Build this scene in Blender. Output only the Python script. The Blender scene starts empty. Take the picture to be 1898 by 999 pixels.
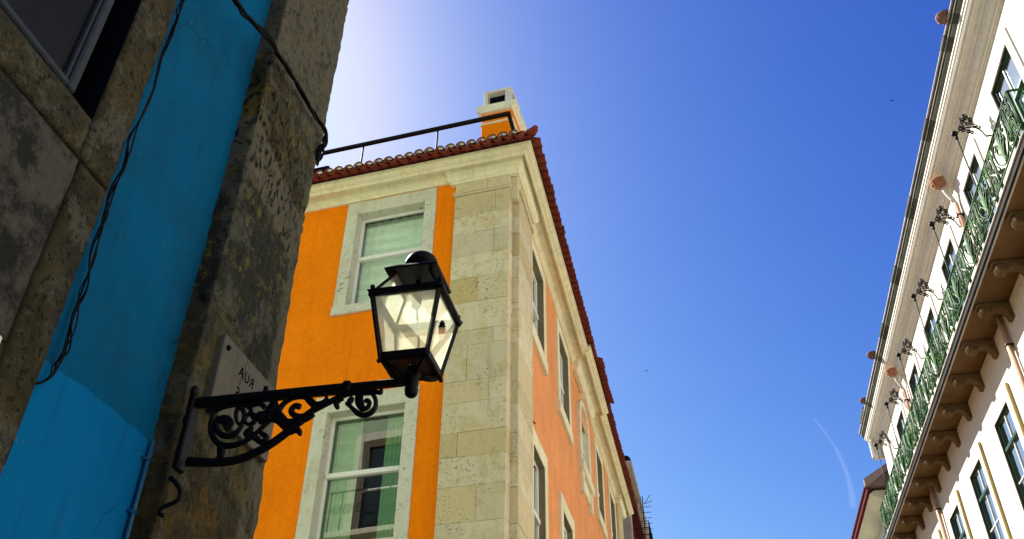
import bpy, bmesh, math, random
from mathutils import Vector, Matrix, noise
random.seed(7)
SC = bpy.context.scene
COL = SC.collection
R = math.radians

# ------------------------------------------------------------------ camera
cam_data = bpy.data.cameras.new("camera")
cam = bpy.data.objects.new("camera", cam_data)
COL.objects.link(cam)
cam_data.sensor_width = 36.0
cam_data.lens = 1659.55 / 1898.0 * 36.0
cam_data.clip_start = 0.05
cam_data.clip_end = 5000.0
cam.matrix_world = Matrix((
    (0.9777226783, 0.1179913025, 0.1735984355, 0.0),
    (0.2097085961, -0.5844918641, -0.7838313375, 0.0),
    (0.0089815927, 0.8027747588, -0.5962147412, 1.6),
    (0, 0, 0, 1)))
SC.camera = cam

# ------------------------------------------------------------------ light
SUN = Vector((-1.0, 0.8, 1.2)).normalized()
world = bpy.data.worlds.new("World")
SC.world = world
world.use_nodes = True
wn = world.node_tree
wn.nodes.clear()
sky = wn.nodes.new('ShaderNodeTexSky')
sky.sky_type = 'NISHITA'
sky.sun_disc = False
sky.sun_elevation = math.asin(SUN.z)
sky.sun_rotation = math.atan2(SUN.x, SUN.y)
sky.altitude = 50
sky.air_density = 1.0
sky.dust_density = 1.0
sky.ozone_density = 2.5
# the deep blue of the photograph: a gentle response curve on each channel of the sky
def _m(op, x, y):
    n = wn.nodes.new('ShaderNodeMath'); n.operation = op
    for i, v in enumerate((x, y)):
        if isinstance(v, (int, float)): n.inputs[i].default_value = v
        else: wn.links.new(v, n.inputs[i])
    return n.outputs[0]
SKY_REF = 6.03
sep = wn.nodes.new('ShaderNodeSeparateColor')
com = wn.nodes.new('ShaderNodeCombineColor')
wn.links.new(sky.outputs[0], sep.inputs[0])
chans = []
for ch, (k_, p_) in enumerate(((1.42, 2.05), (1.10, 1.72), (1.02, 0.88))):
    v_ = _m('MINIMUM', _m('DIVIDE', sep.outputs[ch], SKY_REF), 1.6)
    chans.append(_m('MULTIPLY', _m('POWER', v_, p_), k_ * SKY_REF))
def _soft(v, lim):
    n = wn.nodes.new('ShaderNodeMath'); n.operation = 'SMOOTH_MIN'
    wn.links.new(v, n.inputs[0]); n.inputs[1].default_value = lim * SKY_REF; n.inputs[2].default_value = 0.45 * SKY_REF
    return n.outputs[0]
chans = [_soft(chans[0], 0.74), _soft(chans[1], 0.85), _soft(chans[2], 1.10)]
chans[0] = _m('MINIMUM', chans[0], _m('MULTIPLY', chans[1], 0.93))
for ch in range(3):
    wn.links.new(chans[ch], com.inputs[ch])
bg = wn.nodes.new('ShaderNodeBackground')
bg.inputs['Strength'].default_value = 0.0535
wo = wn.nodes.new('ShaderNodeOutputWorld')
wn.links.new(com.outputs[0], bg.inputs['Color'])
wn.links.new(bg.outputs[0], wo.inputs['Surface'])

sl = bpy.data.lights.new("sun", 'SUN')
sl.energy = 4.6
sl.angle = R(0.5)
sl.color = (1.0, 0.95, 0.86)
so = bpy.data.objects.new("sun", sl)
COL.objects.link(so)
so.rotation_euler = SUN.to_track_quat('Z', 'Y').to_euler()
so.location = (-20, 16, 30)

SC.view_settings.view_transform = 'Standard'
SC.view_settings.look = 'None'
SC.view_settings.exposure = 1.65
SC.view_settings.gamma = 1.0
SC.render.engine = 'CYCLES'
SC.cycles.max_bounces = 8
SC.cycles.transparent_max_bounces = 12

# ------------------------------------------------------------------ material helpers
def mat(name):
    m = bpy.data.materials.new(name)
    m.use_nodes = True
    m.node_tree.nodes.clear()
    return m, m.node_tree

def nd(t, kind, **kw):
    n = t.nodes.new(kind)
    for k, v in kw.items():
        if k in n.inputs.keys():
            n.inputs[k].default_value = v
        else:
            setattr(n, k, v)
    return n

def pos(t, scale=(1, 1, 1)):
    g = t.nodes.new('ShaderNodeNewGeometry')
    mp = t.nodes.new('ShaderNodeMapping')
    mp.inputs['Scale'].default_value = scale
    t.links.new(g.outputs['Position'], mp.inputs['Vector'])
    return mp.outputs[0]

def noise_tex(t, vec, scale, detail=6.0, rough=0.6, dist=0.0):
    n = t.nodes.new('ShaderNodeTexNoise')
    n.inputs['Scale'].default_value = scale
    n.inputs['Detail'].default_value = detail
    n.inputs['Roughness'].default_value = rough
    n.inputs['Distortion'].default_value = dist
    t.links.new(vec, n.inputs['Vector'])
    return n.outputs[0]

def ramp(t, fac, lo, hi, a=(0, 0, 0, 1), b=(1, 1, 1, 1)):
    r = t.nodes.new('ShaderNodeValToRGB')
    r.color_ramp.elements[0].position = lo
    r.color_ramp.elements[0].color = a
    r.color_ramp.elements[1].position = hi
    r.color_ramp.elements[1].color = b
    t.links.new(fac, r.inputs[0])
    return r.outputs[0]

def mixc(t, fac, a, b, mode='MIX'):
    m = t.nodes.new('ShaderNodeMix')
    m.data_type = 'RGBA'
    m.blend_type = mode
    for sock, v in ((0, fac), (6, a), (7, b)):
        if isinstance(v, (int, float)):
            m.inputs[sock].default_value = v
        elif isinstance(v, tuple):
            m.inputs[sock].default_value = v if len(v) == 4 else v + (1,)
        else:
            t.links.new(v, m.inputs[sock])
    return m.outputs[2]

def mathn(t, op, a, b=0.0, c=None, clamp=False):
    m = t.nodes.new('ShaderNodeMath')
    m.operation = op
    m.use_clamp = clamp
    for i, v in enumerate((a, b) if c is None else (a, b, c)):
        if isinstance(v, (int, float)):
            m.inputs[i].default_value = v
        else:
            t.links.new(v, m.inputs[i])
    return m.outputs[0]

def finish(t, color, rough=0.85, bump=None, metallic=0.0, spec=0.3, dist=0.01, strength=0.5):
    p = t.nodes.new('ShaderNodeBsdfPrincipled')
    o = t.nodes.new('ShaderNodeOutputMaterial')
    if isinstance(color, tuple):
        p.inputs['Base Color'].default_value = color if len(color) == 4 else color + (1,)
    else:
        t.links.new(color, p.inputs['Base Color'])
    if isinstance(rough, (int, float)):
        p.inputs['Roughness'].default_value = rough
    else:
        t.links.new(rough, p.inputs['Roughness'])
    p.inputs['Metallic'].default_value = metallic
    p.inputs['Specular IOR Level'].default_value = spec
    if bump is not None:
        b = t.nodes.new('ShaderNodeBump')
        b.inputs['Strength'].default_value = strength
        b.inputs['Distance'].default_value = dist
        t.links.new(bump, b.inputs['Height'])
        t.links.new(b.outputs[0], p.inputs['Normal'])
    t.links.new(p.outputs[0], o.inputs[0])
    return p

def plaster(name, base, var=0.12, *a_, spec=0.08, **k_):
    return _plaster(name, base, var, *a_, spec=spec, **k_)

def _plaster(name, base, var=0.12, stain=(0.5, 0.45, 0.35), stain_amt=0.25, rough=0.9, bscale=60.0, dist=0.004, spec=0.08):
    m, t = mat(name)
    v = pos(t)
    n1 = noise_tex(t, v, 1.3, 8, 0.65)
    n2 = noise_tex(t, v, 14.0, 5, 0.6)
    dark = tuple(c * (1 - var) for c in base)
    lite = tuple(min(1, c * (1 + var)) for c in base)
    c = mixc(t, ramp(t, n1, 0.3, 0.7), dark, lite)
    c = mixc(t, ramp(t, n2, 0.35, 0.65), c, mixc(t, 1.0, c, (0.9, 0.9, 0.9), 'MULTIPLY'))
    vs = pos(t, (5.0, 5.0, 0.35))
    n3 = noise_tex(t, vs, 1.4, 10, 0.75)
    c = mixc(t, mathn(t, 'MULTIPLY', ramp(t, n3, 0.5, 0.75), stain_amt), c, mixc(t, 1.0, c, stain, 'MULTIPLY'))
    nb = noise_tex(t, v, bscale, 5, 0.7)
    finish(t, c, rough, nb, dist=dist, strength=0.6, spec=spec)
    return m

def stone(name, base, pits=0.6, yellow=(0.42, 0.34, 0.10), yel_amt=0.5, dark=(0.12, 0.11, 0.08), block=True, pit_scale=22.0):
    m, t = mat(name)
    v = pos(t)
    if block:
        at = t.nodes.new('ShaderNodeAttribute')
        at.attribute_name = 'tone'
        tone = at.outputs['Fac']
        c = mixc(t, tone, tuple(x * 0.88 for x in base), tuple(min(1, x * 1.09) for x in base))
    else:
        tone = None
        c = base
    n1 = noise_tex(t, v, 2.6, 11, 0.78, 0.15)
    yf = ramp(t, n1, 0.50, 0.62)
    nw = noise_tex(t, pos(t, (3.5, 3.5, 0.7)), 2.0, 10, 0.75)
    c = mixc(t, mathn(t, 'MULTIPLY', ramp(t, nw, 0.52, 0.66), 0.45), c, mixc(t, 1.0, c, (0.60, 0.58, 0.50), 'MULTIPLY'))
    if block:
        at2 = t.nodes.new('ShaderNodeAttribute')
        at2.attribute_name = 'stain'
        yf = mathn(t, 'MAXIMUM', mathn(t, 'MULTIPLY', yf, yel_amt), at2.outputs['Fac'])
    else:
        yf = mathn(t, 'MULTIPLY', yf, yel_amt)
    c = mixc(t, yf, c, yellow)
    n2 = noise_tex(t, v, 9.0, 6, 0.7)
    c = mixc(t, ramp(t, n2, 0.55, 0.72), c, mixc(t, 1.0, c, (0.72, 0.70, 0.62), 'MULTIPLY'))
    # elongated pits
    vp = pos(t, (1, 1, 2.2))
    n3 = noise_tex(t, vp, pit_scale, 4, 0.55, 0.4)
    n4 = noise_tex(t, v, 1.7, 3, 0.5)
    pit = mathn(t, 'MULTIPLY', ramp(t, n3, 0.60, 0.67), ramp(t, n4, 0.42, 0.6))
    pit = mathn(t, 'MULTIPLY', pit, pits)
    c = mixc(t, pit, c, dark)
    nb = noise_tex(t, v, 45.0, 5, 0.7)
    h = mathn(t, 'SUBTRACT', mathn(t, 'MULTIPLY', nb, 0.4), pit)
    finish(t, c, 0.85, h, dist=0.012, strength=0.7)
    return m

M = {}
M['orange'] = plaster('orange_plaster', (0.94, 0.232, 0.002), 0.09, (0.74, 0.62, 0.5), 0.55)
M['orange_side'] = plaster('orange_plaster_side', (0.80, 0.335, 0.125), 0.11, (0.74, 0.62, 0.55), 0.6)
M['cream'] = plaster('cornice_paint', (0.80, 0.76, 0.53), 0.12, (0.62, 0.55, 0.28), 0.6)
M['lime'] = stone('limestone_blocks', (0.64, 0.575, 0.385), 1.0, yellow=(0.50, 0.38, 0.13), yel_amt=0.65, pit_scale=24.0)
M['frame_stone'] = stone('limestone_frame', (0.60, 0.61, 0.50), 0.7, yel_amt=0.25, block=False, pit_scale=14.0)
def blue_paint(name, base, old, amt):
    m, t = mat(name)
    v = pos(t)
    n1 = noise_tex(t, v, 1.1, 9, 0.7, 0.3)
    n2 = noise_tex(t, pos(t, (1, 2.2, 0.8)), 3.5, 8, 0.7, 0.5)
    n3 = noise_tex(t, v, 70, 4, 0.7)
    c = mixc(t, mathn(t, 'MULTIPLY', ramp(t, n1, 0.42, 0.66), amt), base, old)
    c = mixc(t, ramp(t, n2, 0.35, 0.7), c, mixc(t, 1.0, c, (0.78, 0.86, 0.90), 'MULTIPLY'))
    c = mixc(t, ramp(t, n3, 0.3, 0.75), c, mixc(t, 1.0, c, (0.80, 0.82, 0.86), 'MULTIPLY'))
    sp = noise_tex(t, v, 28, 3, 0.5)
    c = mixc(t, mathn(t, 'MULTIPLY', ramp(t, sp, 0.70, 0.74), 0.5), c, (0.10, 0.13, 0.14))
    vo = t.nodes.new('ShaderNodeTexVoronoi'); vo.feature = 'DISTANCE_TO_EDGE'; vo.inputs['Scale'].default_value = 1.6
    nv = t.nodes.new('ShaderNodeTexNoise'); nv.inputs['Scale'].default_value = 5.0; nv.inputs['Detail'].default_value = 6
    t.links.new(v, nv.inputs['Vector'])
    vd = t.nodes.new('ShaderNodeVectorMath'); vd.operation = 'MULTIPLY_ADD'
    t.links.new(nv.outputs[1], vd.inputs[0]); vd.inputs[1].default_value = (0.25, 0.25, 0.25); t.links.new(v, vd.inputs[2])
    t.links.new(vd.outputs[0], vo.inputs['Vector'])
    crack = mathn(t, 'MULTIPLY', mathn(t, 'SUBTRACT', 1.0, ramp(t, vo.outputs['Distance'], 0.0, 0.006)), ramp(t, n1, 0.45, 0.55))
    c = mixc(t, mathn(t, 'MULTIPLY', crack, 0.7), c, (0.002, 0.012, 0.025))
    run = noise_tex(t, pos(t, (9, 9, 0.5)), 2.0, 8, 0.7)
    c = mixc(t, mathn(t, 'MULTIPLY', ramp(t, run, 0.54, 0.70), 0.25), c, (0.006, 0.040, 0.075))
    h = mathn(t, 'SUBTRACT', mathn(t, 'ADD', mathn(t, 'MULTIPLY', n3, 0.35), n2), crack)
    finish(t, c, 0.85, h, dist=0.006, strength=0.55, spec=0.04)
    return m
M['blue_hi'] = blue_paint('old_blue_paint', (0.0010, 0.095, 0.225), (0.006, 0.058, 0.125), 0.9)
M['blue_lo'] = blue_paint('fresh_blue_paint', (0.0008, 0.140, 0.37), (0.002, 0.110, 0.26), 0.6)
M['white_wall'] = plaster('white_wall_paint', (0.68, 0.645, 0.55), 0.06, (0.72, 0.64, 0.46), 0.6)
M['soffit'] = plaster('brown_soffit', (0.135, 0.075, 0.030), 0.2, (0.6, 0.5, 0.4), 0.6)  # dark brown for the balcony slab
M['pink'] = plaster('pink_pipe_paint', (0.62, 0.38, 0.27), 0.1)
M['terracotta'] = plaster('terracotta', (0.40, 0.19, 0.10), 0.2)
M['ochre'] = plaster('bounce_tinted_trim', (0.52, 0.42, 0.16), 0.12)  # ochre puts the surround edge's shade and bounced light into the colour
M['old_clay'] = plaster('old_brown_clay', (0.20, 0.12, 0.09), 0.3)
M['shaded_reveal'] = plaster('shaded_reveal_stone', (0.20, 0.17, 0.10), 0.25)  # same stone as the frames, with the shade of the recess put into its colour
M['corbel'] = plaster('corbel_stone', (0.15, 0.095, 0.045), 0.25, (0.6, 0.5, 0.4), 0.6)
M['mortar'] = plaster('mortar', (0.62, 0.60, 0.55), 0.12)
M['north'] = plaster('pale_green_wall', (0.40, 0.50, 0.34), 0.08)
M['pale_trim'] = plaster('pale_trim', (0.66, 0.64, 0.5), 0.08)
M['redwall'] = plaster('dark_red_paint', (0.085, 0.008, 0.010), 0.15)
M['tin'] = plaster('grey_roof_sheet', (0.22, 0.17, 0.17), 0.15)
M['marble'] = stone('grey_marble', (0.080, 0.083, 0.068), 0.6, yellow=(0.14, 0.11, 0.06), yel_amt=0.5, block=False, pit_scale=9)

def tile_mat():
    m, t = mat('clay_roof_tile')
    v = pos(t)
    n1 = noise_tex(t, v, 6.0, 6, 0.7)
    n2 = noise_tex(t, v, 1.5, 4, 0.6)
    c = mixc(t, ramp(t, n1, 0.3, 0.7), (0.13, 0.016, 0.010), (0.25, 0.045, 0.022))
    c = mixc(t, ramp(t, n2, 0.5, 0.75), c, (0.13, 0.03, 0.02))
    finish(t, c, 0.85, noise_tex(t, v, 50, 4), dist=0.004)
    return m
M['tile'] = tile_mat()

def metal(name, col, rough=0.5, met=0.0, var=0.3, spec=0.4):
    m, t = mat(name)
    v = pos(t)
    n = noise_tex(t, v, 22.0, 5, 0.7)
    c = mixc(t, ramp(t, n, 0.35, 0.7), col, tuple(x * (1 - var) for x in col))
    finish(t, c, rough, noise_tex(t, v, 90.0, 3), metallic=met, spec=spec, dist=0.002)
    return m
M['iron'] = metal('black_cast_iron', (0.0030, 0.0025, 0.0035), 0.55, 0.0, 0.4, 0.12)
M['dark_rail'] = metal('dark_rail_paint', (0.010, 0.009, 0.008), 0.7, spec=0.1)
M['rust'] = metal('rusty_tin', (0.10, 0.035, 0.012), 0.7)
M['green_door'] = metal('dark_green_paint', (0.010, 0.060, 0.030), 0.35)
M['white_paint'] = metal('white_gloss_paint', (0.78, 0.78, 0.76), 0.4, 0, 0.08)
M['grey_frame'] = metal('grey_blue_frame', (0.035, 0.045, 0.060), 0.6, spec=0.1)
M['navy'] = metal('navy_reveal', (0.0025, 0.0035, 0.008), 0.7, spec=0.05)
M['black_cable'] = metal('black_cable', (0.004, 0.004, 0.005), 0.7, spec=0.1)
M['blue_pipe'] = metal('blue_painted_pipe', (0.0015, 0.09, 0.20), 0.55)
M['gutter'] = plaster('dark_stained_gutter', (0.07, 0.075, 0.055), 0.4)
M['slab_dark'] = plaster('dark_slab_edge', (0.035, 0.032, 0.03), 0.3)
M['slab_lip'] = plaster('grey_slab_lip', (0.42, 0.40, 0.36), 0.2)
M['dark_reveal'] = metal('dark_reveal_lining', (0.045, 0.040, 0.028), 0.6)  # dark brown on all sides of the door and window openings
M['letter'] = metal('engraved_black', (0.002, 0.002, 0.002), 0.9, spec=0.0)

def green_iron():
    m, t = mat('green_iron')
    v = pos(t)
    n = noise_tex(t, v, 3.2, 4, 0.7)
    c = mixc(t, ramp(t, n, 0.42, 0.62), (0.004, 0.040, 0.011), (0.024, 0.115, 0.015))
    n2 = noise_tex(t, v, 11.0, 4, 0.7)
    c = mixc(t, ramp(t, n2, 0.60, 0.68), c, (0.16, 0.24, 0.02))
    finish(t, c, 0.55, noise_tex(t, v, 80, 3), spec=0.12, dist=0.002)
    return m
M['green_iron'] = green_iron()

def glass(name, tint=(0.75, 0.85, 0.80), ior=1.5, rough=0.01, base=0.06):
    m, t = mat(name)
    lw = nd(t, 'ShaderNodeLayerWeight'); lw.inputs['Blend'].default_value = 0.5
    f0 = ((ior - 1) / (ior + 1)) ** 2
    sch = mathn(t, 'ADD', mathn(t, 'MULTIPLY', mathn(t, 'POWER', lw.outputs['Facing'], 5.0), 1 - f0), f0)
    n = noise_tex(t, pos(t), 0.7, 2, 0.5)
    b = t.nodes.new('ShaderNodeBump')
    b.inputs['Strength'].default_value = 0.05
    b.inputs['Distance'].default_value = 0.05
    t.links.new(n, b.inputs['Height'])
    gl = nd(t, 'ShaderNodeBsdfGlossy')
    gl.inputs['Roughness'].default_value = rough
    gl.inputs['Color'].default_value = (0.95, 1.0, 0.98, 1)
    t.links.new(b.outputs[0], gl.inputs['Normal'])
    tr = nd(t, 'ShaderNodeBsdfTransparent')
    tr.inputs['Color'].default_value = tint + (1,)
    mx = t.nodes.new('ShaderNodeMixShader')
    o = t.nodes.new('ShaderNodeOutputMaterial')
    f = mathn(t, 'ADD', sch, base, clamp=True)
    t.links.new(f, mx.inputs[0])
    t.links.new(tr.outputs[0], mx.inputs[1])
    t.links.new(gl.outputs[0], mx.inputs[2])
    t.links.new(mx.outputs[0], o.inputs[0])
    return m
M['glass'] = glass('window_glass')
M['glass_green'] = glass('greenish_glass', (0.80, 0.90, 0.84), 1.6, base=0.05)
M['glass_deep_green'] = glass('deep_green_glass', (0.42, 0.62, 0.44), 1.7, base=0.08)
M['glass_sky'] = glass('sky_glass', (0.5, 0.6, 0.65), 2.6, base=0.35)

def lantern_glass():
    m, t = mat('dirty_lantern_glass')
    v = pos(t)
    n = noise_tex(t, v, 7.0, 6, 0.6, 0.0)
    n2 = noise_tex(t, v, 40.0, 4, 0.7)
    tl = nd(t, 'ShaderNodeBsdfTranslucent')
    c = mixc(t, ramp(t, n, 0.42, 0.75), (0.96, 0.98, 0.87), (0.84, 0.82, 0.52))
    t.links.new(c, tl.inputs['Color'])
    df = nd(t, 'ShaderNodeBsdfDiffuse')
    t.links.new(c, df.inputs['Color'])
    gl = nd(t, 'ShaderNodeBsdfGlossy')
    gl.inputs['Roughness'].default_value = 0.12
    tr = nd(t, 'ShaderNodeBsdfTransparent')
    tr.inputs['Color'].default_value = (0.88, 0.95, 0.84, 1)
    m1 = t.nodes.new('ShaderNodeMixShader')
    m1.inputs[0].default_value = 0.18
    t.links.new(tl.outputs[0], m1.inputs[1])
    t.links.new(df.outputs[0], m1.inputs[2])
    m2 = t.nodes.new('ShaderNodeMixShader')
    f = mathn(t, 'ADD', mathn(t, 'MULTIPLY', ramp(t, n2, 0.3, 0.7), 0.15), 0.46)
    t.links.new(f, m2.inputs[0])
    t.links.new(tr.outputs[0], m2.inputs[1])
    t.links.new(m1.outputs[0], m2.inputs[2])
    m3 = t.nodes.new('ShaderNodeMixShader')
    m3.inputs[0].default_value = 0.06
    t.links.new(m2.outputs[0], m3.inputs[1])
    t.links.new(gl.outputs[0], m3.inputs[2])
    o = t.nodes.new('ShaderNodeOutputMaterial')
    t.links.new(m3.outputs[0], o.inputs[0])
    return m
M['lantern_glass'] = lantern_glass()

def simple(name, col, rough=0.9):
    m, t = mat(name)
    v = pos(t)
    n = noise_tex(t, v, 5.0, 4, 0.6)
    finish(t, mixc(t, ramp(t, n, 0.3, 0.7), tuple(x * .9 for x in col), col), rough)
    return m
M['room'] = simple('dim_room', (0.06, 0.07, 0.06))

def blind_mat():
    m, t = mat('pleated_blind')
    g = t.nodes.new('ShaderNodeNewGeometry')
    s = t.nodes.new('ShaderNodeSeparateXYZ')
    t.links.new(g.outputs['Position'], s.inputs[0])
    w = mathn(t, 'SINE', mathn(t, 'MULTIPLY', s.outputs[2], 30.0))
    n = noise_tex(t, pos(t, (1, 1, 6)), 3.0, 4, 0.6)
    f = mathn(t, 'ADD', mathn(t, 'MULTIPLY', w, 0.10), n)
    c = mixc(t, ramp(t, f, 0.35, 0.7), (0.62, 0.68, 0.60), (0.82, 0.86, 0.79))
    finish(t, c, 0.9, w, dist=0.01, strength=0.4)
    return m
M['blind'] = blind_mat()
M['curtain'] = simple('white_curtain', (0.78, 0.82, 0.78))

def left_stone(name, quoin):
    """grimy limestone: colour changes from course to course with lichen and bare patches"""
    m, t = mat(name)
    g = t.nodes.new('ShaderNodeNewGeometry')
    s = t.nodes.new('ShaderNodeSeparateXYZ')
    t.links.new(g.outputs['Position'], s.inputs[0])
    v = pos(t)
    nA = noise_tex(t, v, 3.0, 10, 0.75, 0.1)
    nB = noise_tex(t, v, 5.5, 12, 0.80, 0.0)
    nC = noise_tex(t, v, 2.0, 9, 0.7, 0.0)
    nF = noise_tex(t, pos(t, (1, 1, 1)), 55.0, 5, 0.7)
    if quoin:
        zz = mathn(t, 'ADD', s.outputs[2], mathn(t, 'MULTIPLY', mathn(t, 'SUBTRACT', s.outputs[1], 3.2), 0.32))
        zz = mathn(t, 'ADD', zz, mathn(t, 'MULTIPLY', mathn(t, 'SUBTRACT', nA, 0.5), 0.22))
        def band(lo, hi, soft=0.02):
            a = t.nodes.new('ShaderNodeMapRange')
            a.inputs['From Min'].default_value = lo - soft
            a.inputs['From Max'].default_value = lo + soft
            t.links.new(zz, a.inputs['Value'])
            b = t.nodes.new('ShaderNodeMapRange')
            b.inputs['From Min'].default_value = hi - soft
            b.inputs['From Max'].default_value = hi + soft
            b.inputs['To Min'].default_value = 1
            b.inputs['To Max'].default_value = 0
            t.links.new(zz, b.inputs['Value'])
            return mathn(t, 'MULTIPLY', a.outputs[0], b.outputs[0])
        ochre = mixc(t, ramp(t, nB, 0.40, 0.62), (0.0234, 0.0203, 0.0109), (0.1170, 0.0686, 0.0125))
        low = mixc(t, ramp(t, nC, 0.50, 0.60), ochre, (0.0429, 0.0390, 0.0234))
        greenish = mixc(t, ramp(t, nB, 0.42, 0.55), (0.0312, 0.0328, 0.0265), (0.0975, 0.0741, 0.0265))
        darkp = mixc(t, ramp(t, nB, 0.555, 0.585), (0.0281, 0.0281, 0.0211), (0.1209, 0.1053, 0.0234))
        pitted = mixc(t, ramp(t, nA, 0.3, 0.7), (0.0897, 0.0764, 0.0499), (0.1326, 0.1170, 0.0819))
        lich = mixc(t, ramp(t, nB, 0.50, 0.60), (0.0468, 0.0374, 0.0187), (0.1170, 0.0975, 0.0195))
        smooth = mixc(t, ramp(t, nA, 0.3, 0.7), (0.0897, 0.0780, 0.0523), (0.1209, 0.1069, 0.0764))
        c = low
        c = mixc(t, band(3.45, 4.12), c, greenish)
        c = mixc(t, band(4.12, 4.98), c, darkp)
        c = mixc(t, band(4.98, 5.36), c, pitted)
        c = mixc(t, band(5.36, 5.90), c, lich)
        c = mixc(t, band(5.90, 20.0), c, smooth)
        vp = pos(t, (1, 1.9, 0.85))
        pn = noise_tex(t, vp, 15.0, 6, 0.62, 0.25)
        amt = mathn(t, 'MAXIMUM', mathn(t, 'MULTIPLY', band(4.98, 5.80), 1.0), 0.35)
        pit = mathn(t, 'MULTIPLY', ramp(t, pn, 0.545, 0.60), amt)
        c = mixc(t, pit, c, (0.0094, 0.0078, 0.0062))
        # pale worn arris along the street corner
        ed = t.nodes.new('ShaderNodeMapRange')
        ed.inputs['From Min'].default_value = 3.84
        ed.inputs['From Max'].default_value = 3.88
        yy = mathn(t, 'ADD', s.outputs[1], mathn(t, 'MULTIPLY', mathn(t, 'SUBTRACT', nA, 0.5), 0.10))
        t.links.new(yy, ed.inputs['Value'])
        c = mixc(t, mathn(t, 'MULTIPLY', ed.outputs[0], 0.75), c, (0.1131, 0.0998, 0.0702))
    else:
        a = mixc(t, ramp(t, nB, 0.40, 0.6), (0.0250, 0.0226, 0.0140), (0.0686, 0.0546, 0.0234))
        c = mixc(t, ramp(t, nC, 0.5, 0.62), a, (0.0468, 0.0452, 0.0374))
        pn = noise_tex(t, v, 30.0, 5, 0.6, 0.3)
        pit = mathn(t, 'MULTIPLY', ramp(t, pn, 0.58, 0.66), 0.7)
        c = mixc(t, pit, c, (0.0094, 0.0078, 0.0062))
    nP = noise_tex(t, v, 4.2, 13, 0.82, 0.0)
    c = mixc(t, mathn(t, 'MULTIPLY', ramp(t, nP, 0.535, 0.555), 0.65), c, (0.098, 0.094, 0.078))
    nQ = noise_tex(t, pos(t, (1, 1.3, 0.8)), 6.5, 12, 0.8, 0.0)
    c = mixc(t, mathn(t, 'MULTIPLY', ramp(t, nQ, 0.56, 0.585), 0.6), c, (0.022, 0.021, 0.017))
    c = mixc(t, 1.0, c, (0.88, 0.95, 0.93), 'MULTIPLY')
    c = mixc(t, ramp(t, nF, 0.35, 0.7), c, mixc(t, 1.0, c, (0.72, 0.72, 0.70), 'MULTIPLY'))
    h = mathn(t, 'SUBTRACT', mathn(t, 'MULTIPLY', mathn(t, 'ADD', nB, nF), 0.4), pit)
    finish(t, c, 0.92, h, dist=0.022, strength=0.9, spec=0.15)
    return m
M['quoin'] = left_stone('grimy_quoin_stone', True)
M['grime'] = left_stone('grimy_wall_stone', False)

def panel_mat():
    m, t = mat('mottled_grey_slab')
    v = pos(t)
    nB = noise_tex(t, v, 3.6, 13, 0.80, 0.0)
    nA = noise_tex(t, v, 1.6, 9, 0.7, 0.0)
    c = mixc(t, ramp(t, nB, 0.46, 0.54), (0.0105, 0.0112, 0.0097), (0.0585, 0.0585, 0.0495))
    c = mixc(t, mathn(t, 'MULTIPLY', ramp(t, nA, 0.5, 0.62), 0.6), c, (0.0375, 0.0315, 0.0135))
    nF = noise_tex(t, v, 40.0, 5, 0.7)
    c = mixc(t, ramp(t, nF, 0.35, 0.7), c, mixc(t, 1.0, c, (0.7500, 0.7500, 0.7200), 'MULTIPLY'))
    finish(t, c, 0.85, mathn(t, 'ADD', nB, nF), dist=0.01, strength=0.7, spec=0.2)
    return m
M['panel'] = panel_mat()

def ground_mat():
    m, t = mat('limestone_cobbles')
    v = pos(t)
    vo = t.nodes.new('ShaderNodeTexVoronoi')
    vo.inputs['Scale'].default_value = 9.0
    t.links.new(v, vo.inputs['Vector'])
    c = mixc(t, ramp(t, vo.outputs['Distance'], 0.35, 0.6), (0.30, 0.28, 0.24), (0.10, 0.09, 0.08))
    finish(t, c, 0.8, vo.outputs['Distance'], dist=0.02)
    return m
M['ground'] = ground_mat()

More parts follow.
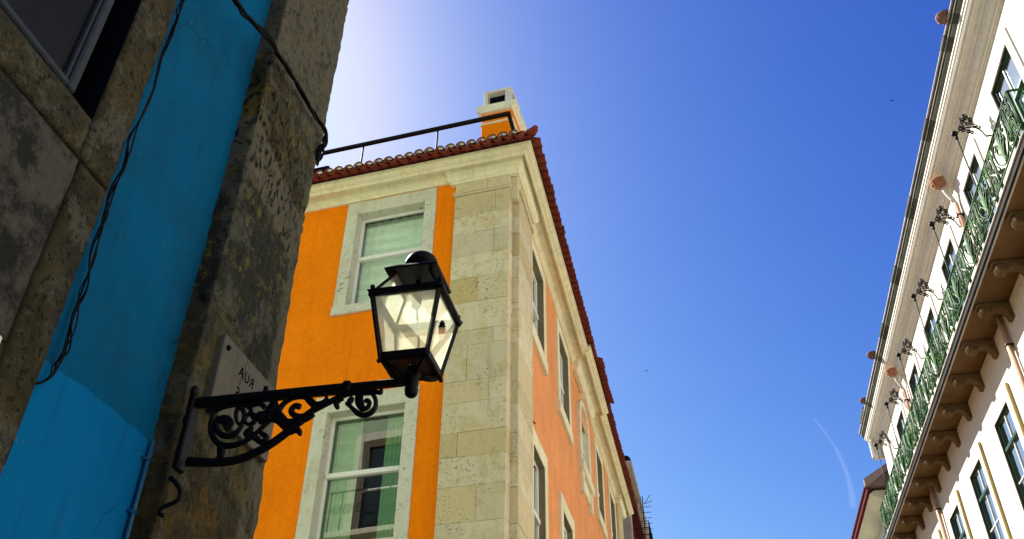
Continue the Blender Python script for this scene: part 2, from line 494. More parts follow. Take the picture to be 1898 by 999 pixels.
# ------------------------------------------------------------------ mesh helpers
class MB:
    """collects faces in (u, n, z) or world space, builds one mesh"""
    def __init__(s, T=None):
        s.v = []; s.f = []; s.T = T; s.attr = {}; s.sm = set()
    def add(s, verts, faces, smooth=False, **at):
        b = len(s.v)
        if s.T:
            verts = [s.T(*p) for p in verts]
        s.v += [tuple(p) for p in verts]
        for f in faces:
            i = len(s.f)
            s.f.append(tuple(b + k for k in f))
            if smooth: s.sm.add(i)
            for k, val in at.items():
                s.attr.setdefault(k, {})[i] = val
    def box(s, x0, x1, y0, y1, z0, z1, **at):
        v = [(x, y, z) for z in (z0, z1) for y in (y0, y1) for x in (x0, x1)]
        s.add(v, [(0, 2, 3, 1), (4, 5, 7, 6), (0, 1, 5, 4), (2, 6, 7, 3), (0, 4, 6, 2), (1, 3, 7, 5)], **at)
    def cbox(s, x0, x1, y0, y1, z0, z1, c=0.01, **at):
        """box with chamfered edges"""
        bm = bmesh.new()
        vs = [bm.verts.new((x, y, z)) for z in (z0, z1) for y in (y0, y1) for x in (x0, x1)]
        for f in [(0, 2, 3, 1), (4, 5, 7, 6), (0, 1, 5, 4), (2, 6, 7, 3), (0, 4, 6, 2), (1, 3, 7, 5)]:
            bm.faces.new([vs[i] for i in f])
        bmesh.ops.bevel(bm, geom=bm.edges[:], offset=c, segments=1, affect='EDGES')
        bm.verts.index_update()
        s.add([v.co[:] for v in bm.verts], [[v.index for v in f.verts] for f in bm.faces], **at)
        bm.free()
    def quad(s, a, b, c, d, **at):
        s.add([a, b, c, d], [(0, 1, 2, 3)], **at)
    def prism(s, poly, axis, a, b, **at):
        """poly: 2D points; axis 0/1/2: extrusion axis, from a to b"""
        n = len(poly)
        def P(p, w):
            q = list(p); q.insert(axis, w); return tuple(q)
        v = [P(p, a) for p in poly] + [P(p, b) for p in poly]
        f = [tuple(range(n)), tuple(range(2 * n - 1, n - 1, -1))]
        f += [(i, (i + 1) % n, n + (i + 1) % n, n + i) for i in range(n)]
        s.add(v, f, **at)
    def tube(s, pts, r, k=8, cap=True, smooth=True, flat=None):
        """round tube; r a number or list. flat=(nx,ny,nz),h: elliptical section with half height h along that axis"""
        pts = [Vector(p) for p in pts]
        n = len(pts)
        if isinstance(r, (int, float)): r = [r] * n
        vs = []; prev = None
        for i, p in enumerate(pts):
            d = (pts[min(i + 1, n - 1)] - pts[max(i - 1, 0)])
            if d.length < 1e-9: d = Vector((0, 0, 1))
            d.normalize()
            if flat:
                b = Vector(flat[0]); a = d.cross(b).normalized()
                ra, rb = r[i], flat[1]
            else:
                if prev is None:
                    a = d.cross(Vector((0, 0, 1)))
                    if a.length < 1e-3: a = d.cross(Vector((1, 0, 0)))
                else:
                    a = prev - d * prev.dot(d)
                    if a.length < 1e-6: a = d.cross(Vector((1, 0, 0.1)))
                a.normalize(); prev = a
                b = d.cross(a); ra = rb = r[i]
            for j in range(k):
                th = 2 * math.pi * (j + 0.5) / k
                vs.append(tuple(p + a * (math.cos(th) * ra) + b * (math.sin(th) * rb)))
        fs = []
        for i in range(n - 1):
            for j in range(k):
                j2 = (j + 1) % k
                fs.append((i * k + j, i * k + j2, (i + 1) * k + j2, (i + 1) * k + j))
        if cap:
            fs.append(tuple(range(k - 1, -1, -1)))
            fs.append(tuple((n - 1) * k + j for j in range(k)))
        s.add(vs, fs, smooth)
    def lathe(s, prof, c, k=16, axis=(0, 0, 1), smooth=True):
        """prof: [(r, h)] around axis through c"""
        q = Vector((0, 0, 1)).rotation_difference(Vector(axis).normalized())
        vs = []
        for r, h in prof:
            for j in range(k):
                th = 2 * math.pi * j / k
                vs.append(tuple(Vector(c) + q @ Vector((r * math.cos(th), r * math.sin(th), h))))
        fs = []
        for i in range(len(prof) - 1):
            for j in range(k):
                j2 = (j + 1) % k
                fs.append((i * k + j, i * k + j2, (i + 1) * k + j2, (i + 1) * k + j))
        fs.append(tuple(range(k - 1, -1, -1)))
        fs.append(tuple((len(prof) - 1) * k + j for j in range(k)))
        s.add(vs, fs, smooth)
    def ball(s, c, r, k=12):
        s.lathe([(max(1e-4, r * math.sin(math.pi * i / 8)), -r * math.cos(math.pi * i / 8)) for i in range(9)], c, k)
    def build(s, name, m, parent=None, label=None, double=None):
        me = bpy.data.meshes.new(name)
        org = Vector(ORG.get(parent.name, (0, 0, 0))) if parent else Vector((0, 0, 0))
        me.from_pydata([tuple(Vector(v) - org) for v in s.v], [], s.f)
        me.materials.append(m)
        for i, p in enumerate(me.polygons):
            if i in s.sm: p.use_smooth = True
        for k, d in s.attr.items():
            a = me.attributes.new(k, 'FLOAT', 'FACE')
            for i, val in d.items(): a.data[i].value = val
        bm = bmesh.new(); bm.from_mesh(me)
        bmesh.ops.recalc_face_normals(bm, faces=bm.faces[:])
        bm.to_mesh(me); bm.free()
        o = bpy.data.objects.new(name, me)
        COL.objects.link(o)
        if parent:
            o.parent = parent
            ORG[o.name] = tuple(org)
        if label: o['label'] = label
        return o

ORG = {}
def thing(name, label, cat, loc=(0, 0, 0), group=None):
    o = bpy.data.objects.new(name, None)
    COL.objects.link(o)
    o.empty_display_size = 0.2
    o.location = loc
    o['label'] = label; o['category'] = cat
    if group: o['group'] = group
    ORG[o.name] = tuple(loc)
    return o
def tag(o, label, cat, group=None):
    o['label'] = label; o['category'] = cat
    if group: o['group'] = group
    return o
def structure(o):
    o['kind'] = 'structure'
    return o
def kids(o):
    return [c for c in bpy.data.objects if c.parent == o]
def copy_tree(o, parent=None, delta=None):
    ch = kids(o)
    c = o.copy(); COL.objects.link(c)
    if parent is not None: c.parent = parent
    if delta is not None: c.location = o.location + Vector(delta)
    for k in ch: copy_tree(k, c)
    return c
def bez(pts, n=6):
    """Catmull-Rom through pts (tuples of any length)"""
    out = []
    P = [pts[0]] + list(pts) + [pts[-1]]
    for i in range(1, len(P) - 2):
        for k in range(n):
            u = k / n
            q = []
            for a, b, c, d in zip(P[i - 1], P[i], P[i + 1], P[i + 2]):
                q.append(0.5 * ((2 * b) + (-a + c) * u + (2 * a - 5 * b + 4 * c - d) * u * u + (-a + 3 * b - 3 * c + d) * u ** 3))
            out.append(tuple(q))
    out.append(tuple(pts[-1]))
    return out
def spiral(c, r0, r1, a0, a1, n=14):
    out = []
    for i in range(n + 1):
        u = i / n
        r = r0 + (r1 - r0) * u; a = a0 + (a1 - a0) * u
        out.append((c[0] + r * math.cos(a), c[1] + r * math.sin(a)))
    return out

def wall_sheet(mb, u0, u1, z0, z1, holes, n=0.0, depth=0.25, reveal=True):
    """front face at n with rectangular holes (and their reveals going back by depth)"""
    us = sorted({u0, u1} | {h[0] for h in holes} | {h[1] for h in holes})
    zs = sorted({z0, z1} | {h[2] for h in holes} | {h[3] for h in holes})
    for a, b in zip(us, us[1:]):
        for c, d in zip(zs, zs[1:]):
            um, zm = (a + b) / 2, (c + d) / 2
            if any(h[0] < um < h[1] and h[2] < zm < h[3] for h in holes): continue
            mb.quad((a, n, c), (b, n, c), (b, n, d), (a, n, d))
    for (a, b, c, d) in (holes if reveal else []):
        m = n - depth
        mb.quad((a, n, c), (a, m, c), (a, m, d), (a, n, d))
        mb.quad((b, n, c), (b, n, d), (b, m, d), (b, m, c))
        mb.quad((a, n, d), (a, m, d), (b, m, d), (b, n, d))
        mb.quad((a, n, c), (b, n, c), (b, m, c), (a, m, c))

def sweep(mb, prof, segs):
    """moulding profile [(n, z)] swept along u from a to b in each seg (a, b, dn)"""
    for a, b, dn in segs:
        k = len(prof)
        vs = []
        for u in (a, b):
            vs += [(u, n + (dn if n > 0.001 else 0), z) for n, z in prof]
        fs = [(i, i + 1, k + i + 1, k + i) for i in range(k - 1)]
        fs += [tuple(range(k)), tuple(range(2 * k - 1, k - 1, -1))]
        mb.add(vs, fs)

M['glass_dark'] = metal('dark_window_glass', (0.0015, 0.003, 0.0065), 0.4, 0.0, 0.5, 0.10)
M['bulb'] = simple('opal_bulb', (0.75, 0.75, 0.70), 0.3)
def contrail_mat():
    m, t = mat('thin_contrail')
    tr = nd(t, 'ShaderNodeBsdfTransparent'); df = nd(t, 'ShaderNodeBsdfDiffuse'); df.inputs['Color'].default_value = (1, 1, 1, 1)
    mx = t.nodes.new('ShaderNodeMixShader'); o = t.nodes.new('ShaderNodeOutputMaterial')
    lw = t.nodes.new('ShaderNodeLayerWeight'); lw.inputs['Blend'].default_value = 0.5
    n = noise_tex(t, pos(t), 0.004, 2, 0.5)
    tl_ = nd(t, 'ShaderNodeBsdfTranslucent'); tl_.inputs['Color'].default_value = (1, 1, 1, 1)
    ms = t.nodes.new('ShaderNodeMixShader'); t.links.new(df.outputs[0], ms.inputs[1]); t.links.new(tl_.outputs[0], ms.inputs[2]); df = ms
    f = mathn(t, 'MULTIPLY', mathn(t, 'SUBTRACT', 1.0, lw.outputs['Facing']), mathn(t, 'MULTIPLY', ramp(t, n, 0.2, 0.6), 0.055))
    t.links.new(f, mx.inputs[0]); t.links.new(tr.outputs[0], mx.inputs[1]); t.links.new(df.outputs[0], mx.inputs[2]); t.links.new(mx.outputs[0], o.inputs[0])
    return m
M['contrail'] = contrail_mat()

# ================================================================== transforms of the facades
_th = R(4.5)
FD = Vector((-math.cos(_th), math.sin(_th), 0)); FN = Vector((-math.sin(_th), -math.cos(_th), 0)); F0 = Vector((-2.2, 10.0, 0))
def TF(u, n, z):  # orange front: u runs to the left, n towards the viewer
    p = F0 + FD * u + FN * n
    return (p.x, p.y, z)
SX = -2.24
def TS(u, n, z):  # orange street side: u = y, n towards the street
    return (SX + n, u, z)
def TW(u, n, z):  # white building street face
    return (6.0 - n, u, z)
def TL(u, n, z):  # near left building street face
    return (-2.2 + n, u, z)

# ================================================================== ground
mb = MB(); mb.quad((-1500, -1500, 0), (1500, -1500, 0), (1500, 1500, 0), (-1500, 1500, 0))
structure(mb.build('ground', M['ground']))
for nm, x0, x1 in (('pavement', 4.6, 6.0), ('pavement', -2.2, -1.2)):
    mb = MB()
    mb.box(x0, x1, 10.0 if x1 < 0 else -12, 60, 0.0, 0.12)
    if x1 < 0: mb.box(x0, x1, -12, 3.9, 0.0, 0.12)
    structure(mb.build(nm, M['ground']))

# ================================================================== generic window with sashes
def sash_window(parent, T, u0, u1, z0, z1, n, mats, mid=None, muntin=False, kind='window', border=0.045, curtain=None, room=True, door_z=None, sx=1):
    fm, gm, mm = mats
    f = MB(T)
    b = border
    f.cbox(u0, u0 + b, n - 0.05, n, z0, z1, 0.006)
    f.cbox(u1 - b, u1, n - 0.05, n, z0, z1, 0.006)
    f.cbox(u0 + b, u1 - b, n - 0.048, n - 0.002, z1 - b, z1, 0.006)
    f.cbox(u0 + b, u1 - b, n - 0.048, n - 0.002, z0, z0 + b, 0.006)
    if mid:
        f.cbox(u0 + b, u1 - b, n - 0.045, n + 0.03, mid - 0.035, mid + 0.035, 0.008)
    w = f.build(kind, fm, parent)
    g = MB(T)
    m = n - 0.028
    # two panes with a very slight difference of tilt
    zs = [z0 + b, mid if mid else z1 - b] + ([z1 - b] if mid else [])
    for i, (a, c) in enumerate(zip(zs, zs[1:])):
        t1 = random.uniform(-0.003, 0.003)
        g.quad((u0 + b, m + t1, a), (u1 - b, m - t1, a), (u1 - b, m - t1, c), (u0 + b, m + t1, c))
    g.build('pane', gm, w)
    if muntin:
        k = MB(T)
        uc = (u0 + u1) / 2
        k.cbox(uc - 0.018, uc + 0.018, n - 0.026, n - 0.004, z0 + b, z1 - b, 0.004)
        zz = (mid + z0) / 2 if mid else (z0 + z1) / 2
        for q in ((zz,) if not door_z else (zz, )):
            k.cbox(u0 + b, u1 - b, n - 0.0255, n - 0.006, q - 0.014, q + 0.014, 0.004)
        if mid:
            zz = z0 + (mid - z0) * 0.25
        k.build('glazing_bar', mm, w)
    if curtain:
        for (a, c, d, e, mname) in curtain:
            cb = MB(T)
            N = 26
            vs = []
            for i in range(N + 1):
                uu = a + (c - a) * i / N
                nn = n - 0.16 + 0.012 * math.sin(i * 1.9)
                vs += [(uu, nn, d), (uu, nn, e)]
            cb.add(vs, [(2 * i, 2 * i + 2, 2 * i + 3, 2 * i + 1) for i in range(N)], True)
            cb.build('curtain' if mname == 'curtain' else 'blind', M[mname], w)
    if room:
        rb = MB(T)
        a, c, d, e = u0 - 0.3, u1 + 0.3, z0 - 0.3, z1 + 0.2
        q = n - 1.2
        rb.quad((a, q, d), (c, q, d), (c, q, e), (a, q, e))
        rb.quad((a, q, d), (a, n - .06, d), (a, n - .06, e), (a, q, e))
        rb.quad((c, q, d), (c, n - .06, d), (c, n - .06, e), (c, q, e))
        rb.quad((a, q, d), (c, q, d), (c, n - .06, d), (a, n - .06, d))
        rb.quad((a, q, e), (c, q, e), (c, n - .06, e), (a, n - .06, e))
        rb.build('room_behind', M['room'], w)
    return w

def stone_frame(parent, T, uo0, uo1, zo0, zo1, ui0, ui1, zi0, zi1, n0, n1, m, name='window_frame', arch=False, depth=0.22, rm=None):
    f = MB(T)
    c = 0.008
    f.cbox(uo0, ui0, n0, n1, zo0, zo1, c)
    f.cbox(ui1, uo1, n0, n1, zo0, zo1, c)
    f.cbox(ui0 - .004, ui1 + .004, n0, n1 - 0.003, zi1, zo1 - 0.004, c)
    f.cbox(uo0 - 0.012, uo1 + 0.012, n0, n1 + 0.02, zo0 - 0.004, zi0, c)
    # reveals, 3 mm inside the frame stones
    q0, q1, qz = ui0 + .003, ui1 - .003, zi1 - .003
    main = f
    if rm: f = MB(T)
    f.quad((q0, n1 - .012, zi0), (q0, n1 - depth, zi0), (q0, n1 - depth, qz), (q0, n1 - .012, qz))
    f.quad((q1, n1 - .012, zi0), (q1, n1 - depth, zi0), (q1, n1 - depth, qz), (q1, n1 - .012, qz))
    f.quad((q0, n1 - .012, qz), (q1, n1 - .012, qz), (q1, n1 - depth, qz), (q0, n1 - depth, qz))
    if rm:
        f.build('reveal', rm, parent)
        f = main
    return f.build(name, m, parent)

# ================================================================== ORANGE BUILDING
ob = thing('orange_building', 'orange plastered corner house with limestone corner pilaster and red tile eaves', 'building', (-2.2, 10.0, 0))
f1 = (1.45, 2.59, 9.05, 10.82); f2 = (1.48, 2.62, 5.45, 7.285); f3 = (1.48, 2.62, 1.3, 3.4)
g1 = (4.65, 5.8, 9.05, 10.82); g2 = (4.65, 5.8, 5.45, 7.285)
w = MB(TF)
wall_sheet(w, 0.07, 10.0, 0, 11.1, [f1, f2, f3, g1, g2], 0.0, 0.3, False)
w.build('front_wall', M['orange'], ob)
side_up = [(11.45, 12.47), (14.05, 15.12), (16.6, 17.68), (19.2, 20.22), (21.75, 22.8)]
su_z = (9.18, 10.74); sl_z = (5.2, 7.2)
side_lo = [(11.43, 12.34), (14.0, 14.98), (16.6, 17.6), (19.2, 20.2), (21.75, 22.75)]
holes = [(a, b, su_z[0], su_z[1] if i != 2 else 10.35) for i, (a, b) in enumerate(side_up)] + [(a, b, sl_z[0], sl_z[1]) for a, b in side_lo]
w = MB(TS)
wall_sheet(w, 10.2, 24.4, 0, 11.1, holes, 0.0, 0.3, False)
w.build('side_wall', M['orange_side'], ob)
w = MB()
w.quad((-12, 24.4, 0), (SX, 24.4, 0), (SX, 24.4, 11.1), (-12, 24.4, 11.1))
w.quad((-12.1, 10.8, 0), (-12, 24.4, 0), (-12, 24.4, 11.1), (-12.1, 10.8, 11.1))
w.build('rear_wall', M['orange_side'], ob)

# front pilaster: limestone courses, each course of one to three blocks
zb = [0, .55, 1.1, 1.6, 2.2, 2.75, 3.3, 3.9, 4.45, 4.98, 5.53, 5.99, 6.385, 6.72, 7.14, 7.46, 8.01, 8.25, 8.72, 9.147, 9.55, 9.976, 10.313, 10.74]
splits = {10: [(.42, 1)], 11: [], 12: [(.70, 1)], 13: [], 14: [(.30, 1)], 15: [(.62, 1)], 16: [(.25, 1)], 17: [], 18: [(.5, 1)], 19: [(.22, 1)], 20: [(.27, 1)], 21: [(.6, 1)], 22: [(.27, 1)]}
random.seed(21)
p = MB(TF)
for i, (a, b) in enumerate(zip(zb, zb[1:])):
    cuts = [0.05] + [c[0] for c in splits.get(i, [(random.uniform(.3, .7), 1)])] + [0.93]
    for c0, c1 in zip(cuts, cuts[1:]):
        tone = random.random(); st = 0.0
        if i == 18 and c0 > 0.2 or (i == 18): st = 0.75 if c1 > 0.6 else 0.25
        if i == 12: st = 0.5
        if i == 14 and c0 > .2: st = 0.35
        if i == 10 and c0 > .3: st = 0.45
        if i == 22: st = 0.4
        dn = random.uniform(-0.007, 0.007)
        p.cbox(c0 + .001, c1 - .001, -0.25, 0.06 + dn, a + .0012, b - .0012, 0.0035, tone=tone, stain=st)
p.box(0.06, 0.92, -0.24, 0.045, 0, 10.74, tone=0.2, stain=0.3)
p.cbox(0.03, 0.95, -0.05, 0.085, 10.745, 10.775, 0.008, tone=.7, stain=.1)
p.cbox(0.02, 0.965, -0.05, 0.10, 10.777, 10.80, 0.006, tone=.7, stain=.1)
p.cbox(0.052, 0.40, -0.25, 0.06, 10.803, 11.0, 0.006, tone=.5, stain=.1)
p.cbox(0.405, 0.928, -0.05, 0.058, 10.803, 11.0, 0.006, tone=.8, stain=.3)
p.build('corner_pilaster', M['lime'], ob)
# side pilaster, set back behind the front one
p = MB()
for i, (a, b) in enumerate(zip(zb, zb[1:])):
    p.cbox(-2.44, -2.135 + random.uniform(-.003, .003), 10.13, 11.12, a + .0025, b - .0025, 0.006, tone=random.random(), stain=random.choice((0, 0, .3, .5)))
p.box(-2.42, -2.15, 10.14, 11.10, 0, 10.74, tone=.2, stain=.4)
p.cbox(-2.44, -2.10, 10.10, 11.15, 10.745, 10.80, 0.01, tone=.7, stain=.2)
p.cbox(-2.44, -2.137, 10.13, 11.12, 10.803, 11.0, 0.006, tone=.6, stain=.2)
p.box(-2.42, -2.142, 10.005, 10.142, 10.55, 11.19, tone=.6, stain=.2)
p.build('side_pilaster', M['lime'], ob)
p = MB()
p.cbox(-2.5, -2.15, 23.3, 24.42, 0, 10.98, 0.01, tone=.5, stain=.4)
p.build('end_pilaster', M['lime'], ob)

# cornice: moulding carried round a plan path with breaks forward
prof_low = [(-0.05, 11.085), (0.035, 11.085), (0.04, 11.11), (0.055, 11.125), (0.055, 11.15), (0.085, 11.18), (0.09, 11.20), (0.12, 11.202), (0.12, 11.23), (-0.05, 11.23)]
prof = [(-0.05, 11.213), (0.225, 11.225), (0.23, 11.17), (0.262, 11.17),
        (0.265, 11.222), (0.280, 11.226), (0.31, 11.235), (0.335, 11.255), (0.34, 11.27), (0.36, 11.275), (0.36, 11.33), (-0.05, 11.33)]
def plan_sweep(mb, path, prof):
    P = [Vector((x, y)) for x, y in path]
    rows = []
    for i, q in enumerate(P):
        ns = []
        for a, b in ((i - 1, i), (i, i + 1)):
            if a < 0 or b >= len(P): continue
            d = (P[b] - P[a]).normalized()
            ns.append(Vector((d.y, -d.x)))
        if len(ns) == 2: m = (ns[0] + ns[1]) / (1 + ns[0].dot(ns[1]))
        else: m = ns[0]
        rows.append([(q.x + m.x * n, q.y + m.y * n, z) for n, z in prof])
    k = len(prof)
    vs = [v for r in rows for v in r]
    fs = []
    for i in range(len(rows) - 1):
        for j in range(k - 1):
            fs.append((i * k + j, i * k + j + 1, (i + 1) * k + j + 1, (i + 1) * k + j))
    fs.append(tuple(range(k))); fs.append(tuple(range((len(rows) - 1) * k, len(rows) * k)))
    mb.add(vs, fs)
def F2(u, n): p = TF(u, n, 0); return (p[0], p[1])
cy = F2(0, .1)[1] + 0.0
path = [F2(10, 0), F2(.99, 0), F2(.99, .075), (-2.14, F2(-.07, .075)[1]), (-2.14, 11.18), (SX, 11.18), (SX, 16.0), (-2.16, 16.0), (-2.16, 18.25), (SX, 18.25), (SX, 23.25), (-2.14, 23.25), (-2.14, 24.46), (-3.2, 24.46)]
path0 = [F2(10, 0), (SX + .02, F2(0, 0)[1]), (SX + .02, 16.0), (-2.16, 16.0), (-2.16, 18.25), (SX + .02, 18.25), (SX + .02, 24.5), (-3.2, 24.5)]
c = MB(); plan_sweep(c, path0, prof); crn = c.build('cornice', M['cream'], ob)
c = MB(); plan_sweep(c, path, prof_low); c.build('lower_moulding', M['cream'], ob)
# deeper bed mouldings under the breaks forward
bed = [(-0.05, 10.99), (0.03, 10.99), (0.035, 11.01), (0.06, 11.03), (0.09, 11.075), (0.095, 11.088), (-0.05, 11.088)]
for pth in ([F2(.97, -0.02), F2(.97, .055), (-2.135, F2(-.07, .055)[1]), (-2.135, 11.16), (-2.3, 11.16)],
            [(-2.3, 16.02), (-2.18, 16.02), (-2.18, 18.22), (-2.3, 18.22)],
            [(-2.3, 23.27), (-2.13, 23.27), (-2.13, 24.44), (-3.0, 24.44)]):
    c = MB(); plan_sweep(c, pth, bed); c.build('bed_moulding', M['cream'], ob)

# roof: base plane and barrel tiles
ER = 11.345; SL = 0.42
r_ = MB()
fl = F2(10, .45); fc = (-1.80, F2(-.4, .45)[1])
def up(p, d, dx, dy): return (p[0] + dx * d, p[1] + dy * d, ER + d * SL)
RD = 3.6
A = (fl[0], fl[1], ER); B = (fc[0], fc[1], ER); Cc = (-1.80, 24.6, ER)
A2 = (fl[0], fl[1] + RD, ER + RD * SL); B2 = (fc[0] - RD, fc[1] + RD, ER + RD * SL); C2 = (-1.80 - RD, 24.6, ER + RD * SL)
r_.quad(A, B, B2, A2); r_.quad(B, Cc, C2, B2)
r_.add([A2, B2, C2, (A2[0], 24.6, A2[2])], [(0, 1, 2, 3)])
r_.quad((-12, 24.6, ER), Cc, C2, (-12, 24.6, ER + RD * SL))
roof = r_.build('roof', M['tile'], ob)
tl = MB()
def half_tile(mb, p, d, s, r0, convex, length, n_t, lip=0.0, k=6, thick=0.014):
    """column of tiles. p eave point, d inward unit dir (2D), s sideways unit, convex +1 cover / -1 channel"""
    L = length / n_t
    st = []
    for i in range(n_t):
        st.append((i * L - lip if i == 0 else i * L - 0.0, r0 * 1.0, 0.012))
        st.append(((i + 1) * L, r0 * 0.84, 0.0))
    vs = []; fs = []
    for (t, r, h) in st:
        for rr in (r, r - thick):
            for j in range(k + 1):
                a = math.pi * j / k
                y = math.cos(a) * rr; zz = math.sin(a) * rr * convex
                vs.append((p[0] + d[0] * t + s[0] * y, p[1] + d[1] * t + s[1] * y, p[2] + t * SL + zz + h))
    K = k + 1
    for i in range(len(st) - 1):
        b = i * 2 * K; c_ = (i + 1) * 2 * K
        for off in (0, K):
            if off and i > 0: continue
            for j in range(k):
                fs.append((b + off + j, b + off + j + 1, c_ + off + j + 1, c_ + off + j))
    for j in range(k):
        fs.append((j, j + 1, K + j + 1, K + j))
    mb.add(vs, fs, False)
def tile_row(start, along, inward, count, spacing, maxlen):
    mo_ = MB()
    for i in range(count):
        u = i * spacing
        ml = min(maxlen, maxlen if maxlen is None else maxlen)
        hip = min(RD - .2, u + 0.30)
        jz = random.uniform(-0.006, 0.006); jl = random.uniform(-0.012, 0.012); jr = random.uniform(-.003, .003)
        bump_out = 0.0
        px = start[0] + along[0] * u; py = start[1] + along[1] * u
        if inward[0] < -0.9 and 16.2 < py < 18.2: bump_out = 0.085
        q = (px - inward[0] * (bump_out + jl), py - inward[1] * (bump_out + jl), ER + 0.035 + jz - bump_out * 0)
        nt = max(1, int(hip / 0.38))
        half_tile(tl, q, inward, along, 0.088 + jr, -1, hip, nt, 0.05)
        q2 = (q[0] + along[0] * spacing / 2, q[1] + along[1] * spacing / 2, q[2] + 0.012 + random.uniform(-.004, .004))
        half_tile(tl, q2, inward, along, 0.078, 1, hip, nt, 0.0)
        # mortar plug in the mouth of the cover tile
        k = 8; ring = []
        for j in range(k + 1):
            a = math.pi * j / k
            ring.append((q2[0] + inward[0] * .022 + along[0] * math.cos(a) * .067, q2[1] + inward[1] * .022 + along[1] * math.cos(a) * .067, q2[2] + math.sin(a) * .067 + 0.02))
        ring2 = [(x + inward[0] * .12, y + inward[1] * .12, z + .05) for x, y, z in ring]
        mo_.add(ring + ring2, [tuple(range(k + 1)), tuple(range(k + 1, 2 * k + 2))] + [(j, j + 1, k + 2 + j, k + 1 + j) for j in range(k)])
    mo_.build('mortar', M['mortar'], roof)
random.seed(5)
s0 = TF(-0.22, .50, 0)
tile_row((s0[0], s0[1]), (FD.x, FD.y), (-FN.x, -FN.y), 48, 0.172, 3)
tile_row((-1.765, 9.72), (0, 1), (-1, 0), 83, 0.180, 3)
# hip corner tiles, last one turned up
cx_, cy_ = -1.80, 9.52
for t in range(9):
    a = (cx_ - t * .33 + .12, cy_ + t * .33 - .12, ER + .09 + t * .33 * SL)
    b = (cx_ - t * .33 - .30, cy_ + t * .33 + .30, ER + .10 + (t * .33 + .3) * SL)
    pts = [a, b] if t else [(cx_ + .055, cy_ - .055, ER + .125), (cx_ + .03, cy_ - .03, ER + .085), (cx_ - .03, cy_ + .03, ER + .085), b]
    rr = [.085, .07] if t else [.03, .055, .075, .07]
    tl.tube(pts, rr, 8)
tl.build('roof_tile', M['tile'], roof)

# windows of the front
for (a, b, c_, d_), mid, cur in ((f1, 10.0, [(1.4, 2.65, 9.0, 10.85, 'blind')]),
                              (f2, 6.42, [(1.40, 1.86, 5.3, 6.45, 'curtain'), (1.40, 1.86, 6.43, 7.3, 'blind'), (2.22, 2.7, 5.3, 7.3, 'blind')]),
                              (g1, 10.0, [(4.6, 5.9, 9.0, 10.85, 'blind')]), (g2, 6.42, [(4.6, 5.9, 5.3, 7.3, 'curtain')]), (f3, 2.4, None)):
    wn_ = sash_window(ob, TF, a, b, c_, d_, -0.14, (M['white_paint'], M['glass_deep_green'] if c_ == 5.45 else M['glass_green'], M['white_paint']), mid, curtain=cur)
    fr_ = stone_frame(wn_, TF, a - .19, b + .20, c_ - .15, d_ + .25, a, b, c_, d_, -0.02, 0.025, M['frame_stone'])
# windows of the street side
for i, (a, b) in enumerate(side_up):
    z0, z1 = su_z
    if i == 2:
        # arched middle window with moulded surround and apron
        wn_ = sash_window(ob, TS, a, b, z0, 10.35, -0.06, (M['white_paint'], M['glass'], M['white_paint']), 9.85, curtain=[(a, b, z0, 10.35, 'curtain')], kind='arched_window')
        f = MB(TS)
        um = (a + b) / 2; rr = (b - a) / 2
        N = 14
        for j in range(N):
            t0, t1 = math.pi * j / N, math.pi * (j + 1) / N
            z_ = 10.30
            pts = [(um + math.cos(t) * r_, z_ + math.sin(t) * r_ * 0.62) for t, r_ in ((t0, rr), (t1, rr), (t1, rr + .17), (t0, rr + .17))]
            f.prism(pts, 1, -0.2, 0.07)
        f.cbox(a - .17, a, -.02, .07, 8.95, 10.30, .01)
        f.cbox(b, b + .17, -.02, .07, 8.95, 10.30, .01)
        f.cbox(a - .22, b + .22, -.02, .12, 8.98, 9.18, .015)
        f.cbox(a - .12, a + .02, -.02, .09, 8.55, 8.975, .02)
        f.cbox(b - .02, b + .12, -.02, .09, 8.55, 8.975, .02)
        f.cbox(a + .025, b - .025, -.02, .05, 8.72, 8.975, .02)
        for uu in (a + .003, b - .003): f.quad((uu, .06, z0), (uu, -.25, z0), (uu, -.25, 10.35), (uu, .06, 10.35))
        f.prism([(um - .1, 10.86), (um + .1, 10.86), (um + .14, 11.09), (um - .14, 11.09)], 1, -.02, .13)
        f.build('window_frame', M['cream'], wn_)
    else:
        wn_ = sash_window(ob, TS, a, b, z0, z1, -0.07, (M['white_paint'], M['glass'], M['white_paint']), 9.95, curtain=[(a, b, 9.6, z1, 'blind')])
        stone_frame(wn_, TS, a - .17, b + .17, z0 - .22, z1 + .20, a, b, z0, z1, -0.02, 0.05, M['cream'], depth=.25, rm=M['shaded_reveal'])
for i, (a, b) in enumerate(side_lo):
    z0, z1 = sl_z
    wn_ = sash_window(ob, TS, a, b, z0, z1, -0.05, (M['white_paint'], M['glass'], M['white_paint']), 6.35, muntin=True, curtain=[(a, b, 6.3, z1, 'blind')])
    stone_frame(wn_, TS, a - .20, b + .20, z0 - .22, z1 + .24, a, b, z0, z1, -0.02, 0.055, M['cream'], depth=.25, rm=M['shaded_reveal'])
    if i == 2:
        h = MB(TS)
        for s_ in (-1, 1):
            h.tube([((a + b) / 2 + s_ * (0.05 + r0[0]), .07, 7.62 + r0[1]) for r0 in spiral((.16, 0), .11, .02, math.pi, 4.5 * math.pi)], .02, 6)
        h.cbox(a - .25, b + .25, 0, .14, 7.44, 7.50, .01)
        h.build('carved_hood', M['cream'], wn_)
# iron hooks left in the wall
h = MB(TS)
for u_, z_ in ((11.25, 7.42), (11.27, 6.75)):
    h.tube([(u_, -.01, z_), (u_, .09, z_), (u_, .11, z_ - .03)], .012, 6)
h.build('wall_hook', M['rust'], ob)

